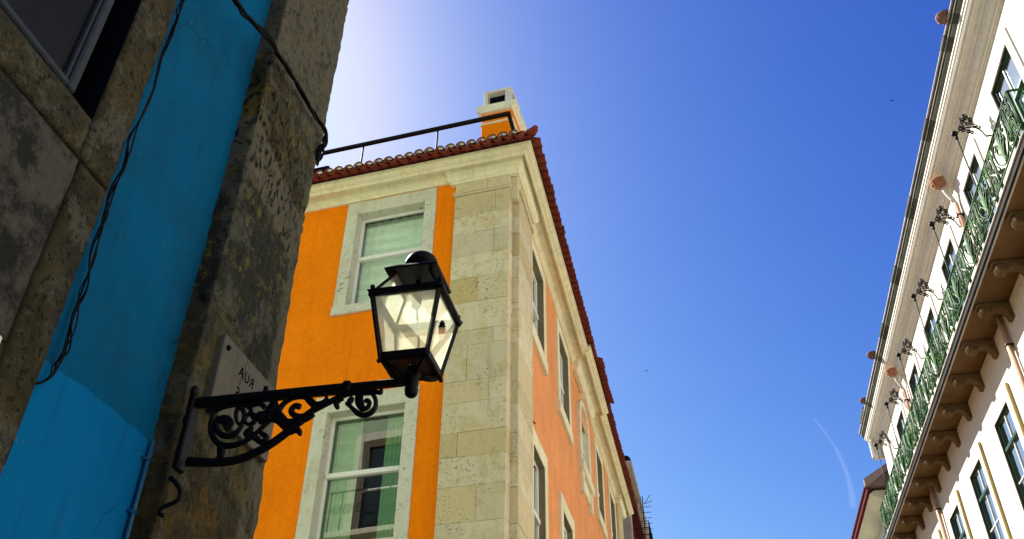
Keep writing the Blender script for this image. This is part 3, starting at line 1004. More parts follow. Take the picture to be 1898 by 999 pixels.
# chimney on the corner of the roof
p = MB(TF); p.box(.065, .30, -.30, .045, 10.60, 11.20, tone=.4, stain=.2); p.build('pilaster_core', M['lime'], ob)
ch = MB(TF)
ch.cbox(.35, .93, -1.6, -1.0, 11.4, 13.66, .012)
chim = ch.build('chimney', M['orange'], ob)
ch = MB(TF)
ch.cbox(.325, .955, -1.625, -.975, 13.34, 13.385, .01)
ch.cbox(.345, .36, -1.61, -.99, 11.5, 13.34, .003)
ch.prism([(.35, 13.60), (.93, 13.60), (1.01, 13.68), (1.01, 13.79), (.27, 13.79), (.27, 13.68)], 1, -1.68, -.93)
ch.build('chimney_cap', M['cream'], chim)
ch = MB(TF)
for a, b in ((.385, .50), (.83, .91)):
    for n0, n1 in ((-1.12, -1.02), (-1.58, -1.48)):
        ch.cbox(a, b, n0, n1, 13.79, 14.20, .006)
ch.cbox(.37, .925, -1.60, -1.0, 14.185, 14.235, .01)
ch.cbox(.385, .91, -1.575, -1.025, 13.792, 13.86, .006)
ch.build('chimney_hood', M['white_wall'], chim)
ch = MB(TF); ch.box(.50, .83, -1.47, -1.13, 13.86, 14.18); ch.build('hood_dark_plug', M['navy'], chim)  # added dark plug, its colour stands in for the hood's shaded inside

# roof terrace railing
rl = MB(TF)
rl.cbox(.17, 6.0, -.34, -.27, 12.72, 12.775, .006)
for u_ in (1.47, 2.86, 4.25, 5.6):
    rl.tube([(u_, -.30, 11.6), (u_, -.30, 12.72)], .016, 8)
a = TF(.20, -.30, 12.747)
rl.T = None
rl.tube([a, (a[0] + .02, 17.0, 12.747)], .034, 8)
for y_ in (12.6, 15.0, 16.9):
    rl.tube([(a[0] + .02, y_, 11.6), (a[0] + .02, y_, 12.73)], .016, 8)
rl.build('terrace_railing', M['dark_rail'], ob)
d = MB(TF)
d.prism([(3.62, 12.62), (3.42, 12.05), (3.42, 11.5), (5.2, 11.5), (5.2, 12.62)], 1, -1.4, -.5)
d.build('roof_dormer', M['navy'], ob)

# ================================================================== WHITE BUILDING on the right
wb = thing('white_building', 'white plastered house with a long green iron balcony and white cornice', 'building', (6.0, 10.0, 0))
Y0, Y1 = -10.0, 28.4
doors = [(8.72 - 2.67 + 0.0, 0), ]
dstart = [3.38 + 2.672 * k for k in range(0, 9)]
dstart = [y for y in dstart if y < 26.5]            # 3.38 ... 24.76 ; visible from 11.39 on
lstart = [8.85 + 2.62 * k - 0.05 for k in range(0, 7)]
lstart = [16.92 + 2.6 * k for k in (-3, -2, -1, 0, 1, 2, 3)]
DZ0, DZ1 = 11.22, 13.78
LZ0, LZ1 = 7.95, 9.90
DW = 1.14
DWl = 1.06
holes = [(y, y + DW, DZ0, DZ1) for y in dstart] + [(y, y + DWl, LZ0, LZ1) for y in lstart]
w = MB(TW)
wall_sheet(w, Y0, Y1, 0, 14.3, holes, 0.0, 0.34, False)
w.build('street_wall', M['white_wall'], wb)
w = MB()
w.quad((6, Y1, 0), (16, Y1, 0), (16, Y1, 14.3), (6, Y1, 14.3))
w.quad((6, Y0, 0), (16, Y0, 0), (16, Y0, 14.3), (6, Y0, 14.3))
w.quad((16, Y0, 0), (16, Y1, 0), (16, Y1, 14.3), (16, Y0, 14.3))
w.build('rear_wall', M['white_wall'], wb)
# main cornice
cp = [(-.05, 14.27), (.03, 14.27), (.035, 14.30), (.07, 14.315), (.075, 14.35), (.10, 14.36), (.14, 14.40), (.165, 14.45), (.17, 14.48), (.185, 14.49), (.185, 14.505),
      (.215, 14.51), (.235, 14.545), (.24, 14.56), (.27, 14.575), (.32, 14.60), (.325, 14.625), (.36, 14.65), (.385, 14.69), (.39, 14.71), (.402, 14.712), (.404, 14.765), (.425, 14.78), (.425, 14.83), (-.05, 14.83)]
c = MB(); plan_sweep(c, [(8, Y1), (6, Y1), (6, Y0)], cp)
c.build('cornice', M['white_wall'], wb)
c = MB(TW)
c.prism([(-.1, 14.832), (.43, 14.832), (.475, 14.90), (.49, 14.98), (.52, 15.02), (-.1, 15.02)], 0, Y0, Y1 + .45)
gut = c.build('gutter', M['gutter'], wb)
c = MB(TW)
c.tube([(Y0, .50, 14.955), (Y1 + .46, .50, 14.955)], .010, 6)
c.tube([(Y0, .535, 15.035), (Y1 + .46, .535, 15.035)], .020, 6)
c.build('gutter_lip', M['slab_lip'], gut)
c = MB(TW)
for a, b in ((11.9, 12.25), (14.0, 14.6), (16.4, 17.1), (19.0, 19.7), (21.6, 22.3)):
    c.cbox(a * 1.02, b * 1.02, .48, .56, 14.97, 15.075, .012)
c.cbox(27.2, 28.2, .40, .57, 15.03, 15.17, .02)
c.build('ridge_tile', M['gutter'], gut)
# parapet roof at the end
c = MB(); c.quad((5.5, Y0, 15.025), (10, Y0, 16.4), (10, Y1, 16.4), (5.5, Y1, 15.025)); c.build('roof', M['tile'], wb)
c = MB(TW)
c.cbox(27.35, 28.3, 0.0, .06, 0, 14.2, .01)
c.build('end_pilaster', M['white_wall'], wb)
c = MB()
c.cbox(5.62, 6.2, 28.42, 28.62, 13.95, 14.6, .05)
c.build('end_bracket', M['white_wall'], wb)

# terracotta bowls on the gutter
def bowl(u, n, z, r, tilt=(0, 0, 1)):
    b = MB(TW)
    b.lathe([(0.02, -r * .75), (r * .45, -r * .7), (r * .8, -r * .35), (r * .98, 0), (r * 1.04, .02), (r * 1.04, .05), (r * .92, .05), (r * .5, .0), (.02, -.02)], (u, n, z), 18)
    return b
for u_, n_, z_, r_ in ((11.80, .57, 15.13, .14), (23.9, .60, 15.13, .15), (26.7, .58, 15.12, .12)):
    b = bowl(u_, n_, z_, r_)
    for k in range(9):
        a = math.pi * 2 * k / 9
        b.tube([(u_ + math.cos(a) * r_ * .5, n_ + math.sin(a) * r_ * .5, z_ - r_ * .68), (u_ + math.cos(a) * r_ * .86, n_ + math.sin(a) * r_ * .86, z_ - r_ * .28), (u_ + math.cos(a) * r_ * .98, n_ + math.sin(a) * r_ * .98, z_)], .012, 5)
    b.tube([(u_, n_ - .25, z_ - .1), (u_, n_, z_ - .1)], .03, 8)
    b.build('terracotta_cowl', M['old_clay'], wb)

# downpipes with terracotta hoppers below the cornice
for u_ in (15.68, 23.75):
    p = MB(TW)
    p.tube([(u_, .20, 14.30), (u_, .17, 14.16), (u_, .10, 13.98), (u_, .075, 13.86)], .045, 10)
    dp = p.build('downpipe', M['white_wall'], wb)
    p = MB(TW)
    p.tube([(u_, .075, 13.86), (u_, .075, 11.2)], .052, 12)
    p.tube([(u_, .075, 11.05), (u_, .075, 0.1)], .052, 12)
    p.build('lower_pipe', M['pink'], dp)
    p = MB(TW)
    for z_ in (13.52, 12.3, 10.4, 9.0, 7.0):
        p.cbox(u_ - .065, u_ + .065, 0, .135, z_ - .015, z_ + .015, .004)
    p.build('pipe_clamp', M['iron'], dp)
    b = bowl(u_, .24, 14.44, .17)
    for k in range(6):
        a = math.pi * 2 * k / 6
        b.tube([(u_ + math.cos(a) * .08, .24 + math.sin(a) * .08, 14.33), (u_ + math.cos(a) * .165, .24 + math.sin(a) * .165, 14.43)], .013, 5)
    b.lathe([(.075, 0), (.075, .03), (.05, .03), (.045, 0)], (u_ - .02, .35, 14.36), 12, (0, 1, -.3))
    b.build('hopper', M['terracotta'], dp)

# balcony slab, moulded edge
BY0, BY1 = 10.82, 28.2
s = MB(TW)
s.box(BY0 + .06, BY1, -.02, .60, 11.03, 11.19)
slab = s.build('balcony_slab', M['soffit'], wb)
s = MB(TW)
s.prism([(.60, 11.06), (.655, 11.075), (.66, 11.16), (.60, 11.165)], 0, BY0, BY1 + .05)
s.prism([(.0, 11.07), (.655, 11.07), (.655, 11.165), (.0, 11.165)], 0, BY0 - .06, BY0 + .055)
s.build('slab_edge', M['slab_dark'], slab)
s = MB(TW)
s.cbox(BY0 - .02, BY1 + .06, .56, .685, 11.167, 11.20, .006)
s.cbox(BY0 + .03, BY1 + .02, .56, .625, 11.032, 11.058, .006)
s.cbox(BY0 - .09, BY0 + .03, .0, .68, 11.166, 11.199, .006)
s.build('slab_lip', M['slab_lip'], slab)

# corbels: volute brackets
def corbel(u):
    q = MB(TW)
    hw = 0.10
    # outline in (n, z)
    out = [(0, 11.02), (.56, 11.02), (.575, 10.99), (.56, 10.965)]
    vol = spiral((.415, 10.885), .105, .105, .9, -2.4, 12)
    out += vol
    out += [(.30, 10.87), (.24, 10.885), (.17, 10.87), (.11, 10.82), (.075, 10.76), (.08, 10.72), (.06, 10.685), (.02, 10.67), (0, 10.675)]
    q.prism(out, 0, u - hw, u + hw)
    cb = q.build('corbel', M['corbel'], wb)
    v = MB(TW)
    for s_ in (-1, 1):
        v.tube([(u + s_ * (hw + .004), a, b) for a, b in spiral((.415, 10.885), .088, .010, 2.2, 2.2 - s_ * 0 - 5.0 * math.pi, 40)], .013, 5)
        v.tube([(u + s_ * (hw + .004), a, b) for a, b in ((.34, 10.95), (.2, 10.93), (.10, 10.87), (.05, 10.78), (.05, 10.68))], .014, 5)
        v.tube([(u + s_ * (hw + .002), a, b) for a, b in ((.0, 10.995), (.56, 10.995))], .014, 5)
    v.tube([(u - hw - .01, .415, 10.885), (u + hw + .01, .415, 10.885)], .024, 8)
    for k in (-.06, -.02, .02, .06):
        v.tube([(u + k, a, b) for a, b in spiral((.415, 10.885), .107, .107, .6, -2.2, 12)], .012, 5)
    v.build('volute', M['corbel'], cb)
    return cb
c0 = corbel(11.22)
nv = kids(c0)
for k in range(1, 13):
    c_ = c0.copy(); COL.objects.link(c_); c_.location = c0.location + Vector((0, 1.335 * k, 0))
    for v_ in nv:
        d_ = v_.copy(); COL.objects.link(d_); d_.parent = c_

# doors to the balcony and lower windows
def lining(parent, a, b, z0, z1, dep):
    q = MB(TW)
    for u_ in (a, b): q.quad((u_, .004, z0), (u_, -dep, z0), (u_, -dep, z1), (u_, .004, z1))
    q.quad((a, .004, z1), (b, .004, z1), (b, -dep, z1), (a, -dep, z1))
    q.quad((a, .004, z0), (b, .004, z0), (b, -dep, z0), (a, -dep, z0))
    q.build('reveal', M['dark_reveal'], parent)
def door(y):
    a, b = y, y + DW
    w_ = sash_window(wb, TW, a, b, DZ0, DZ1, -.035, (M['green_door'], M['glass_sky'], M['white_paint']), 13.0, muntin=True, kind='balcony_door', border=.055, curtain=[(a, b, 12.1, DZ1, 'curtain')])
    p = MB(TW)
    p.cbox(a + .07, b - .07, -.085, -.030, DZ0 + .07, 12.12, .01)
    p.cbox(a + .16, (a + b) / 2 - .06, -.035, -.015, DZ0 + .16, 12.02, .015)
    p.cbox((a + b) / 2 + .06, b - .16, -.035, -.015, DZ0 + .16, 12.02, .015)
    p.cbox((a + b) / 2 - .04, (a + b) / 2 + .04, -.055, .0, DZ0 + .05, 13.0, .01)
    p.build('door_panel', M['green_door'], w_)
    p = MB(TW)
    p.cbox(a - .20, a - .001, 0, .028, DZ0, DZ1 + .19, .006)
    p.cbox(b + .001, b + .20, 0, .028, DZ0, DZ1 + .19, .006)
    p.cbox(a - .002, b + .002, 0, .026, DZ1, DZ1 + .188, .006)
    p.build('door_surround', M['white_wall'], w_)
    lining(w_, a, b, DZ0, DZ1, .26)
for y in dstart:
    if y > 8: door(y)
    else: door(y)
def lowwin(y):
    a, b = y, y + DWl
    w_ = sash_window(wb, TW, a, b, LZ0, LZ1, -.04, (M['green_door'], M['glass_sky'], M['white_paint']), 9.32, muntin=True, border=.05)
    p = MB(TW)
    o = .22
    p.cbox(a - o, a - .001, 0, .018, LZ0 - .15, LZ1 + .20, .005)
    p.cbox(b + .001, b + o, 0, .018, LZ0 - .15, LZ1 + .20, .005)
    p.cbox(a - .002, b + .002, 0, .016, LZ1, LZ1 + .198, .005)
    p.cbox(a - o - .03, b + o + .03, 0, .07, LZ0 - .16, LZ0, .012)
    p.build('window_surround', M['white_wall'], w_)
    lining(w_, a, b, LZ0, LZ1, .24)
    p = MB(TW)
    p.cbox(a - .37, a - .335, 0, .060, LZ0 - .4, LZ1 + .20, .008)
    p.tube([(a - .318, .025, LZ0 - .4), (a - .318, .025, LZ1 + .17)], .012, 8)
    p.build('trim_strip', M['ochre'], w_)
for y in lstart: lowwin(y)

# wrought iron balcony railing: modules of a narrow oval bay and a wide palmette bay
RX = 0.61; RZ0, RZ1 = 11.42, 12.10; MOD = 1.336
t = MB(TW)
t.cbox(BY0, BY1, RX - .022, RX + .022, RZ1, RZ1 + .028, .006)
t.cbox(BY0, BY1, RX - .012, RX + .012, RZ0 - .012, RZ0 + .012, .004)
t.cbox(BY0 - .02, BY0 + .02, 0, RX, RZ1, RZ1 + .028, .006)
t.cbox(BY0 - .01, BY0 + .01, 0, RX, RZ0 - .012, RZ0 + .012, .004)
railing = t.build('balcony_railing', M['green_iron'], wb)
def panel(u0):
    q = MB(TW)
    H = RZ1 - RZ0
    def P(pts): return [(u0 + a, RX, RZ0 + b) for a, b in pts]
    def T_(pts, r=.0085, k=6): q.tube(P(pts), r * 1.15, k, flat=((0, 1, 0), .017))
    def S_(c, r0, r1, a0, a1, r=.0085, n=16): T_(spiral(c, r0, r1, a0, a1, n), r)
    for u_ in (0, .045, .36, .405):
        T_([(u_, -.20), (u_, H)], .010)
    # narrow bay: two ovals with curls
    for zc in (.17, .50):
        T_([(.2025 + .075 * math.cos(a), zc + .135 * math.sin(a)) for a in [i * math.pi / 8 for i in range(17)]], .009)
        T_([(.2025 + .03 * math.cos(a), zc + .09 * math.sin(a)) for a in [i * math.pi / 6 for i in range(13)]], .012)
    for sx_ in (-1, 1):
        for zc in (.03, .335, .64):
            S_((.2025 + sx_ * .085, zc), .05, .01, 0 if sx_ > 0 else math.pi, (3 * math.pi if sx_ > 0 else -2 * math.pi), .008)
    # wide bay: palmette of blades, S scrolls on both sides
    c = .87
    for k, (dx, hh, w_) in enumerate(((-.24, .40, .017), (-.16, .53, .020), (-.075, .62, .022), (0, .66, .024), (.075, .62, .022), (.16, .53, .020), (.24, .40, .017))):
        pts = [(c + dx * (s_ ** 1.6), .05 + hh * s_ - abs(dx) * .25 * s_ * s_) for s_ in [i / 8 for i in range(9)]]
        q.tube(P(pts), [.008 + 1.25 * w_ * math.sin(math.pi * min(1, (i / 8) * 1.02)) * .9 for i in range(9)], 5)
    for sx_ in (-1, 1):
        def m_(pts): return [(c + sx_ * a, b) for a, b in pts]
        T_(m_(bez([(.03, .04), (.16, .10), (.30, .22), (.36, .38), (.34, .52), (.25, .58), (.19, .52), (.23, .46), (.28, .49)], 4)), .010)
        T_(m_(bez([(.42, .02), (.34, .06), (.26, .10), (.20, .06), (.25, .02), (.30, .05)], 4)), .009)
        T_(m_(bez([(.43, .66), (.36, .60), (.38, .50), (.44, .50), (.43, .56)], 4)), .008)
        T_(m_(bez([(.10, .66), (.18, .62), (.28, .64), (.36, .60), (.42, .66)], 4)), .008)
        T_(m_(bez([(.42, .30), (.37, .24), (.33, .16), (.38, .11), (.43, .16), (.40, .20)], 4)), .009)
        T_(m_(bez([(.13, .30), (.20, .36), (.19, .44), (.13, .45), (.12, .39)], 4)), .009)
    S_((c, .10), .06, .015, -math.pi / 2, 3 * math.pi, .010)
    return q
pn = panel(BY0 + .01).build('railing_panel', M['green_iron'], railing)
for k in range(1, 13):
    d_ = pn.copy(); COL.objects.link(d_); d_.location = pn.location + Vector((0, MOD * k, 0))
q = MB(TW)
for a_, b_ in ((.15, .0), (.44, .0)):
    q.tube([(BY0, a_ + x_, RZ0 + .34 + y_) for x_, y_ in [(.10 * math.cos(i * math.pi / 8), .28 * math.sin(i * math.pi / 8)) for i in range(17)]], .009, 5)
    q.tube([(BY0, x_, z_) for x_, z_ in spiral((a_, RZ0 + .34), .08, .01, 0, 5 * math.pi, 24)], .009, 5)
for a_ in (.01, .295, .33, .59):
    q.tube([(BY0, a_, RZ0 - .2), (BY0, a_, RZ1)], .010, 5)
q.build('end_panel', M['green_iron'], railing)

# six iron posts on the balcony edge, each tied back to the wall by an ornate arch
def arch_post(u):
    root = thing('iron_post', 'x', 'iron post', (6 - RX, u, 11.2), 'scrolled iron posts along the balcony')
    q = MB(TW)
    q.tube([(u, RX - .035, 11.2), (u, RX - .03, 13.42)], .0135, 8)
    q.tube([(u, RX - .03, 13.40), (u, RX - .03, 13.47)], .028, 8)
    q.ball((u, RX - .02, 13.535), .058, 12)
    q.build('post', M['iron'], root)
    X = lambda pts: [(u, 6 - a, b) for a, b in pts]
    q = MB(TW)
    arm = bez([(5.42, 13.45), (5.454, 13.518), (5.496, 13.582), (5.61, 13.641), (5.72, 13.646), (5.816, 13.599), (5.868, 13.524), (5.892, 13.438), (5.905, 13.395)], 4)
    q.tube(X(arm), .014, 6)
    q.cbox(u - .012, u + .012, 0, .10, 13.36, 13.39, .004)
    arm_o = q.build('arch', M['iron'], root)
    q = MB(TW)
    cl = [(5.699, 13.955), (5.635, 13.875), (5.62, 13.80), (5.70, 13.872), (5.765, 13.838), (5.761, 13.76), (5.687, 13.745), (5.585, 13.704), (5.545, 13.65), (5.581, 13.583), (5.659, 13.54), (5.70, 13.52), (5.80, 13.68), (5.85, 13.62)]
    for i, (a, b) in enumerate(cl):
        s0_ = (i * 2.1) % 6.28
        q.tube(X(spiral((a, b), .048, .012, s0_, s0_ + (1 if i % 2 else -1) * 3.6 * math.pi, 16)), .0085, 5)
    q.tube(X(bez([(5.61, 13.641), (5.60, 13.74), (5.66, 13.82), (5.69, 13.92), (5.68, 13.98)], 4)), .009, 5)
    q.tube(X(bez([(5.72, 13.646), (5.76, 13.72), (5.72, 13.80), (5.77, 13.86)], 4)), .009, 5)
    q.build('scrollwork', M['iron'], arm_o)
    return root
ap = arch_post(13.20)
posts = [ap]
for k in range(1, 6):
    posts.append(copy_tree(ap, None, (0, 2.668 * k, 0)))
for o_, l_ in zip(posts, (
    'black ball-topped iron post with scrolled arch, nearest on the balcony edge',
    'black ball-topped iron post with scrolled arch beside the first terracotta hopper',
    'ball-topped iron post with scrolled arch, third from the near end of the balcony',
    'ball-topped iron post, fourth along, just before the far terracotta hopper',
    'ball-topped iron post, fifth along, just past the far terracotta hopper',
    'farthest ball-topped iron post at the end of the balcony')):
    o_['label'] = l_

# ================================================================== next house on the right, red eaves
nb_ = thing('red_eaved_house', 'pale house with dark red eaves beyond the white building', 'building', (5.6, 31.0, 0))
w = MB()
w.box(5.9, 14, 28.95, 42, 0, 12.7)
w.build('wall', M['pale_trim'], nb_)
w = MB()
w.prism([(5.35, 12.98), (5.47, 12.90), (5.9, 12.72), (14, 12.72), (14, 13.02), (5.5, 13.08)], 1, 28.95, 42)
w.build('soffit', M['pale_trim'], nb_)
w = MB()
w.cbox(5.26, 5.345, 28.7, 42, 12.98, 13.14, .01)
for k in range(70):
    w.tube([(5.22, 28.8 + k * .19, 13.15), (5.9, 28.8 + k * .19, 13.40)], .06, 6)
rf = w.build('eaves', M['redwall'], nb_)
w = MB()
w.prism([(5.3, 13.16), (9, 15.3), (14, 13.1)], 1, 28.7, 42)
w.build('roof', M['tin'], nb_)
w = MB()
w.prism([(5.2, 13.10), (5.3, 13.10), (6.8, 14.1), (6.8, 14.25), (5.2, 13.32)], 1, 28.5, 28.69)
w.build('gable_edge', M['tin'], nb_)
for y_ in (30.2, 33.4, 36.6):
    w = MB(); w.cbox(5.86, 5.93, y_, y_ + 1.0, 11.0, 12.4, .02)
    wi = w.build('window', M['white_wall'], nb_)
    w = MB(); w.box(5.85, 5.875, y_ + .1, y_ + .9, 11.1, 12.3); w.build('pane', M['grey_frame'], wi)
    w = MB()
    for k in range(8): w.tube([(5.6, y_ + .05 + k * .13, 10.9), (5.6, y_ + .05 + k * .13, 11.6)], .012, 5)
    w.tube([(5.6, y_, 11.6), (5.6, y_ + 1.0, 11.6)], .015, 5)
    w.build('window_guard', M['iron'], wi)

# ================================================================== house beyond the orange one
hb = thing('far_red_house', 'narrow house with dark red wall and balcony beyond the orange house', 'building', (-2.2, 27.0, 0))
w = MB(); w.box(-10, -2.25, 25.2, 38, 0, 12.6); w.build('wall', M['pale_trim'], hb)
w = MB(); w.box(-8, -2.246, 25.3, 38, 9.5, 12.58); w.box(-10, -2.0, 25.1, 38.1, 12.62, 12.85); w.build('upper_wall', M['redwall'], hb)
w = MB(); w.cbox(-10, -1.82, 25.0, 38.1, 12.86, 12.98, .02); w.cbox(-2.24, -1.95, 25.0, 25.25, 10.0, 12.85, .02); w.build('eaves', M['slab_lip'], hb)
w = MB(); w.box(-2.3, -1.5, 25.8, 29, 10.3, 10.42)
bal = w.build('balcony', M['slab_lip'], hb)
w = MB()
for z_ in (10.6, 10.8, 11.0, 11.2, 11.4):
    w.tube([(-2.24, 25.8, z_), (-1.52, 25.8, z_), (-1.52, 29, z_)], .012, 5)
for y_ in [25.8 + .4 * k for k in range(9)]:
    w.tube([(-1.52, y_, 10.4), (-1.52, y_, 11.4)], .014, 5)
w.build('railing', M['dark_rail'], bal)
w = MB(); w.ball((-2.05, 25.6, 13.25), .17, 12); w.tube([(-2.05, 25.6, 12.95), (-2.05, 25.6, 13.1)], .03, 6); w.build('roof_vent', M['dark_rail'], hb)

an = thing('tv_antenna', 'thin black television antenna with short rungs beside the far red house', 'antenna', (-1.66, 26.0, 10.3))
w = MB(); w.tube([(-1.66, 26, 10.4), (-1.66, 26, 12.25)], .014, 6); w.build('mast', M['dark_rail'], an)
w = MB()
for k in range(9):
    z_ = 10.55 + k * .17
    w.tube([(-1.74, 26.0, z_), (-1.42, 26.0, z_)], .009, 5)
w.tube([(-1.62, 26, 12.0), (-1.42, 26, 12.28)], .009, 5); w.tube([(-1.62, 26, 12.0), (-1.36, 26, 12.1)], .009, 5)
w.tube([(-1.70, 26, 12.0), (-1.86, 26, 12.2)], .009, 5); w.tube([(-1.72, 26, 12.25), (-1.72, 26, 11.8)], .009, 5)
w.tube([(-1.84, 26, 12.25), (-1.84, 26, 11.9)], .009, 5)
w.build('rung', M['dark_rail'], an)

# ================================================================== NEAR LEFT BUILDING
lb = thing('blue_walled_building', 'dark grimy stone building with blue painted wall and rough corner stones, nearest on the left', 'building', (-2.2, 0, 0))
w = MB()
w.quad((-2.318, 2.26, 3.31), (-2.318, 3.4, 3.31), (-2.318, 3.4, 19), (-2.318, 2.26, 19))
w.build('blue_wall', M['blue_hi'], lb)
w = MB()
# fresher lower paint, a thin coat standing proud with a slightly wavy upper edge
N = 24; vs = []
for i in range(N + 1):
    y = 2.0 + 1.4 * i / N
    zt = 3.285 + 0.035 * math.sin((y - 2.3) * 2.6) + 0.004 * math.sin(y * 31)
    vs += [(-2.314, y, 0), (-2.314, y, zt), (-2.319, y, zt + .003)]
w.add(vs, [(3 * i, 3 * i + 3, 3 * i + 4, 3 * i + 1) for i in range(N)] + [(3 * i + 1, 3 * i + 4, 3 * i + 5, 3 * i + 2) for i in range(N)])
w.build('lower_blue_wall', M['blue_lo'], lb, label='fresher bright blue paint below a wavy edge')
w = MB(); w.quad((-2.319, 2.0, 3.2), (-2.319, 3.4, 3.2), (-2.319, 3.4, 3.4), (-2.319, 2.0, 3.4)); w.build('blue_wall', M['blue_hi'], lb)

# quoin: continuous rough skin round the street corner
def interp(x, tab):
    for (a, va), (b, vb) in zip(tab, tab[1:]):
        if a <= x <= b: return va + (vb - va) * (x - a) / (b - a)
    return tab[0][1] if x < tab[0][0] else tab[-1][1]
ytab = [(0, 4.05), (3.3, 4.05), (3.75, 4.0), (4.14, 3.972), (4.57, 3.955), (5.04, 3.945), (5.53, 3.94), (5.95, 3.978), (7.0, 3.985), (19, 3.99)]
stp = 0.016
def plan_pts(z):
    yc = interp(z, ytab)
    pts = []
    y = 3.19
    x = -2.34
    while x < -2.204: pts.append((x, y, 0, -1)); x += stp
    pts.append((-2.203, 3.193, .7, -.7))
    n_ = 48
    for i in range(1, n_): pts.append((-2.2, 3.19 + (yc - 3.19) * i / n_, 1, 0))
    pts.append((-2.204, yc - .004, .7, .7))
    for i in range(1, 14): pts.append((-2.2 - i * .035, yc, 0, 1))
    return pts
zs = []; z = 0.0
while z < 1.8: zs.append(z); z += .3
while z < 7.6: zs.append(z); z += .016
while z < 19.2: zs.append(z); z += .25
joints = [1.2, 2.05, 2.9, 3.42, 4.14, 4.98, 5.36, 5.92, 6.7, 7.6, 8.5]
Q = MB(); rows = []
for z in zs:
    row = []
    for (x, y, nx, ny) in plan_pts(z):
        p = Vector((x, y, z))
        zz = z + (y - 3.2) * .32
        d = 0.010 * noise.noise(p * 4.0) + 0.007 * noise.noise(p * 13.0) + 0.004 * noise.noise(p * 37.0)
        rough_band = 1.0 if 4.98 < zz < 5.8 else .45
        f = noise.noise(Vector((x * 9, y * 14, z * 11)))
        if f > .25: d -= 0.028 * (f - .25) * 2.2 * rough_band
        for j in joints:
            if abs(zz - j - .02 * noise.noise(Vector((y * 3, j, 0)))) < .010: d -= .008
        if ny > 0: d *= .6
        if abs(nx) == .7 and ny > 0: d -= 0.012 * max(0, noise.noise(p * 9.0) + .2)
        row.append((x + nx * d, y + ny * d, z))
    rows.append(row)
k = len(rows[0])
Q.add([v for r in rows for v in r], [(i * k + j, i * k + j + 1, (i + 1) * k + j + 1, (i + 1) * k + j) for i in range(len(rows) - 1) for j in range(k - 1)], True)
Q.build('corner_quoin', M['quoin'], lb)

def rough_slab(y0, y1, z0, z1, n0, amp=.004, st=.03, seed=0, wob=.006):
    """stone slab on the street face: gridded front with worn edges and real thickness"""
    mb = MB(TL)
    ny = max(2, int((y1 - y0) / st)); nz = max(2, int((z1 - z0) / st))
    vs = []
    for i in range(nz + 1):
        for j in range(ny + 1):
            y = y0 + (y1 - y0) * j / ny; z = z0 + (z1 - z0) * i / nz
            e = (j in (0, ny)) or (i in (0, nz))
            d = amp * noise.noise(Vector((y * 5 + seed, z * 5, 3))) + amp * .6 * noise.noise(Vector((y * 17, z * 17 + seed, 1)))
            ww = wob * noise.noise(Vector((z * 6, y * 6, seed)))
            vs.append((y + (ww if j in (0, ny) else 0), n0 + d - (.006 if e else 0), z + (ww if i in (0, nz) else 0)))
    f = [(i * (ny + 1) + j, i * (ny + 1) + j + 1, (i + 1) * (ny + 1) + j + 1, (i + 1) * (ny + 1) + j) for i in range(nz) for j in range(ny)]
    per = [j for j in range(ny + 1)] + [i * (ny + 1) + ny for i in range(1, nz + 1)] + [nz * (ny + 1) + j for j in range(ny - 1, -1, -1)] + [i * (ny + 1) for i in range(nz - 1, 0, -1)]
    b = len(vs)
    for i_ in per: vs.append((vs[i_][0], n0 - .14, vs[i_][2]))
    L_ = len(per)
    f += [(per[i], per[(i + 1) % L_], b + (i + 1) % L_, b + i) for i in range(L_)]
    mb.add(vs, f, True)
    return mb
rough_slab(2.125, 2.322, 4.018, 8.6, .002, seed=1).build('window_jamb', M['grime'], lb)
rough_slab(-.6, 2.118, 4.022, 4.215, .0, seed=2).build('window_ledge', M['grime'], lb)
rough_slab(2.148, 2.325, 1.0, 4.008, -.002, seed=3).build('stone_strip', M['grime'], lb)
rough_slab(.2, 2.138, 3.18, 4.014, -.006, seed=4).build('stone_panel', M['panel'], lb)
rough_slab(.2, 2.14, .4, 3.172, -.004, seed=5).build('stone_panel', M['grime'], lb)
w = MB()
w.box(-2.35, -2.25, -10, .19, 0, 19); w.box(-2.36, -2.26, -10, 2.2, 6.9, 19); w.box(-2.45, -2.34, -10, 2.3, 0, 3.9)
w.box(-2.33, -2.22, 1.9, 2.31, 0, 1.2); w.box(-2.33, -2.22, 2.13, 2.31, 8.5, 19)
w.build('street_wall', M['grime'], lb)
# big window top left
w = MB(TL)
w.quad((2.122, -.01, 4.2), (2.122, -.25, 4.2), (2.122, -.25, 7), (2.122, -.01, 7))
w.quad((-.5, -.01, 4.214), (2.122, -.01, 4.214), (2.122, -.25, 4.214), (-.5, -.25, 4.214))
w.quad((-.5, -.16, 4.214), (2.122, -.16, 4.214), (2.122, -.16, 7), (-.5, -.16, 7))
win = w.build('window', M['navy'], lb)
w = MB(TL)
w.cbox(2.0, 2.045, -.16, -.062, 4.30, 6.8, .008)
w.cbox(-.4, 2.0, -.16, -.064, 4.30, 4.335, .008)
w.cbox(1.985, 2.0, -.16, -.08, 4.335, 6.8, .003)
w.build('window_frame', M['grey_frame'], win)
w = MB(TL); w.quad((-.4, -.10, 4.33), (2.0, -.10, 4.33), (2.0, -.10, 6.8), (-.4, -.10, 6.8)); w.build('pane', M['glass_dark'], win)
# white edged meter box low on the left
w = MB(TL)
w.cbox(1.62, 2.085, -.01, .035, 2.4, 3.16, .008)
bx = w.build('meter_box', M['frame_stone'], lb)
w = MB(TL); w.cbox(1.66, 2.05, .03, .038, 2.44, 3.115, .003); w.build('box_door', M['navy'], bx)

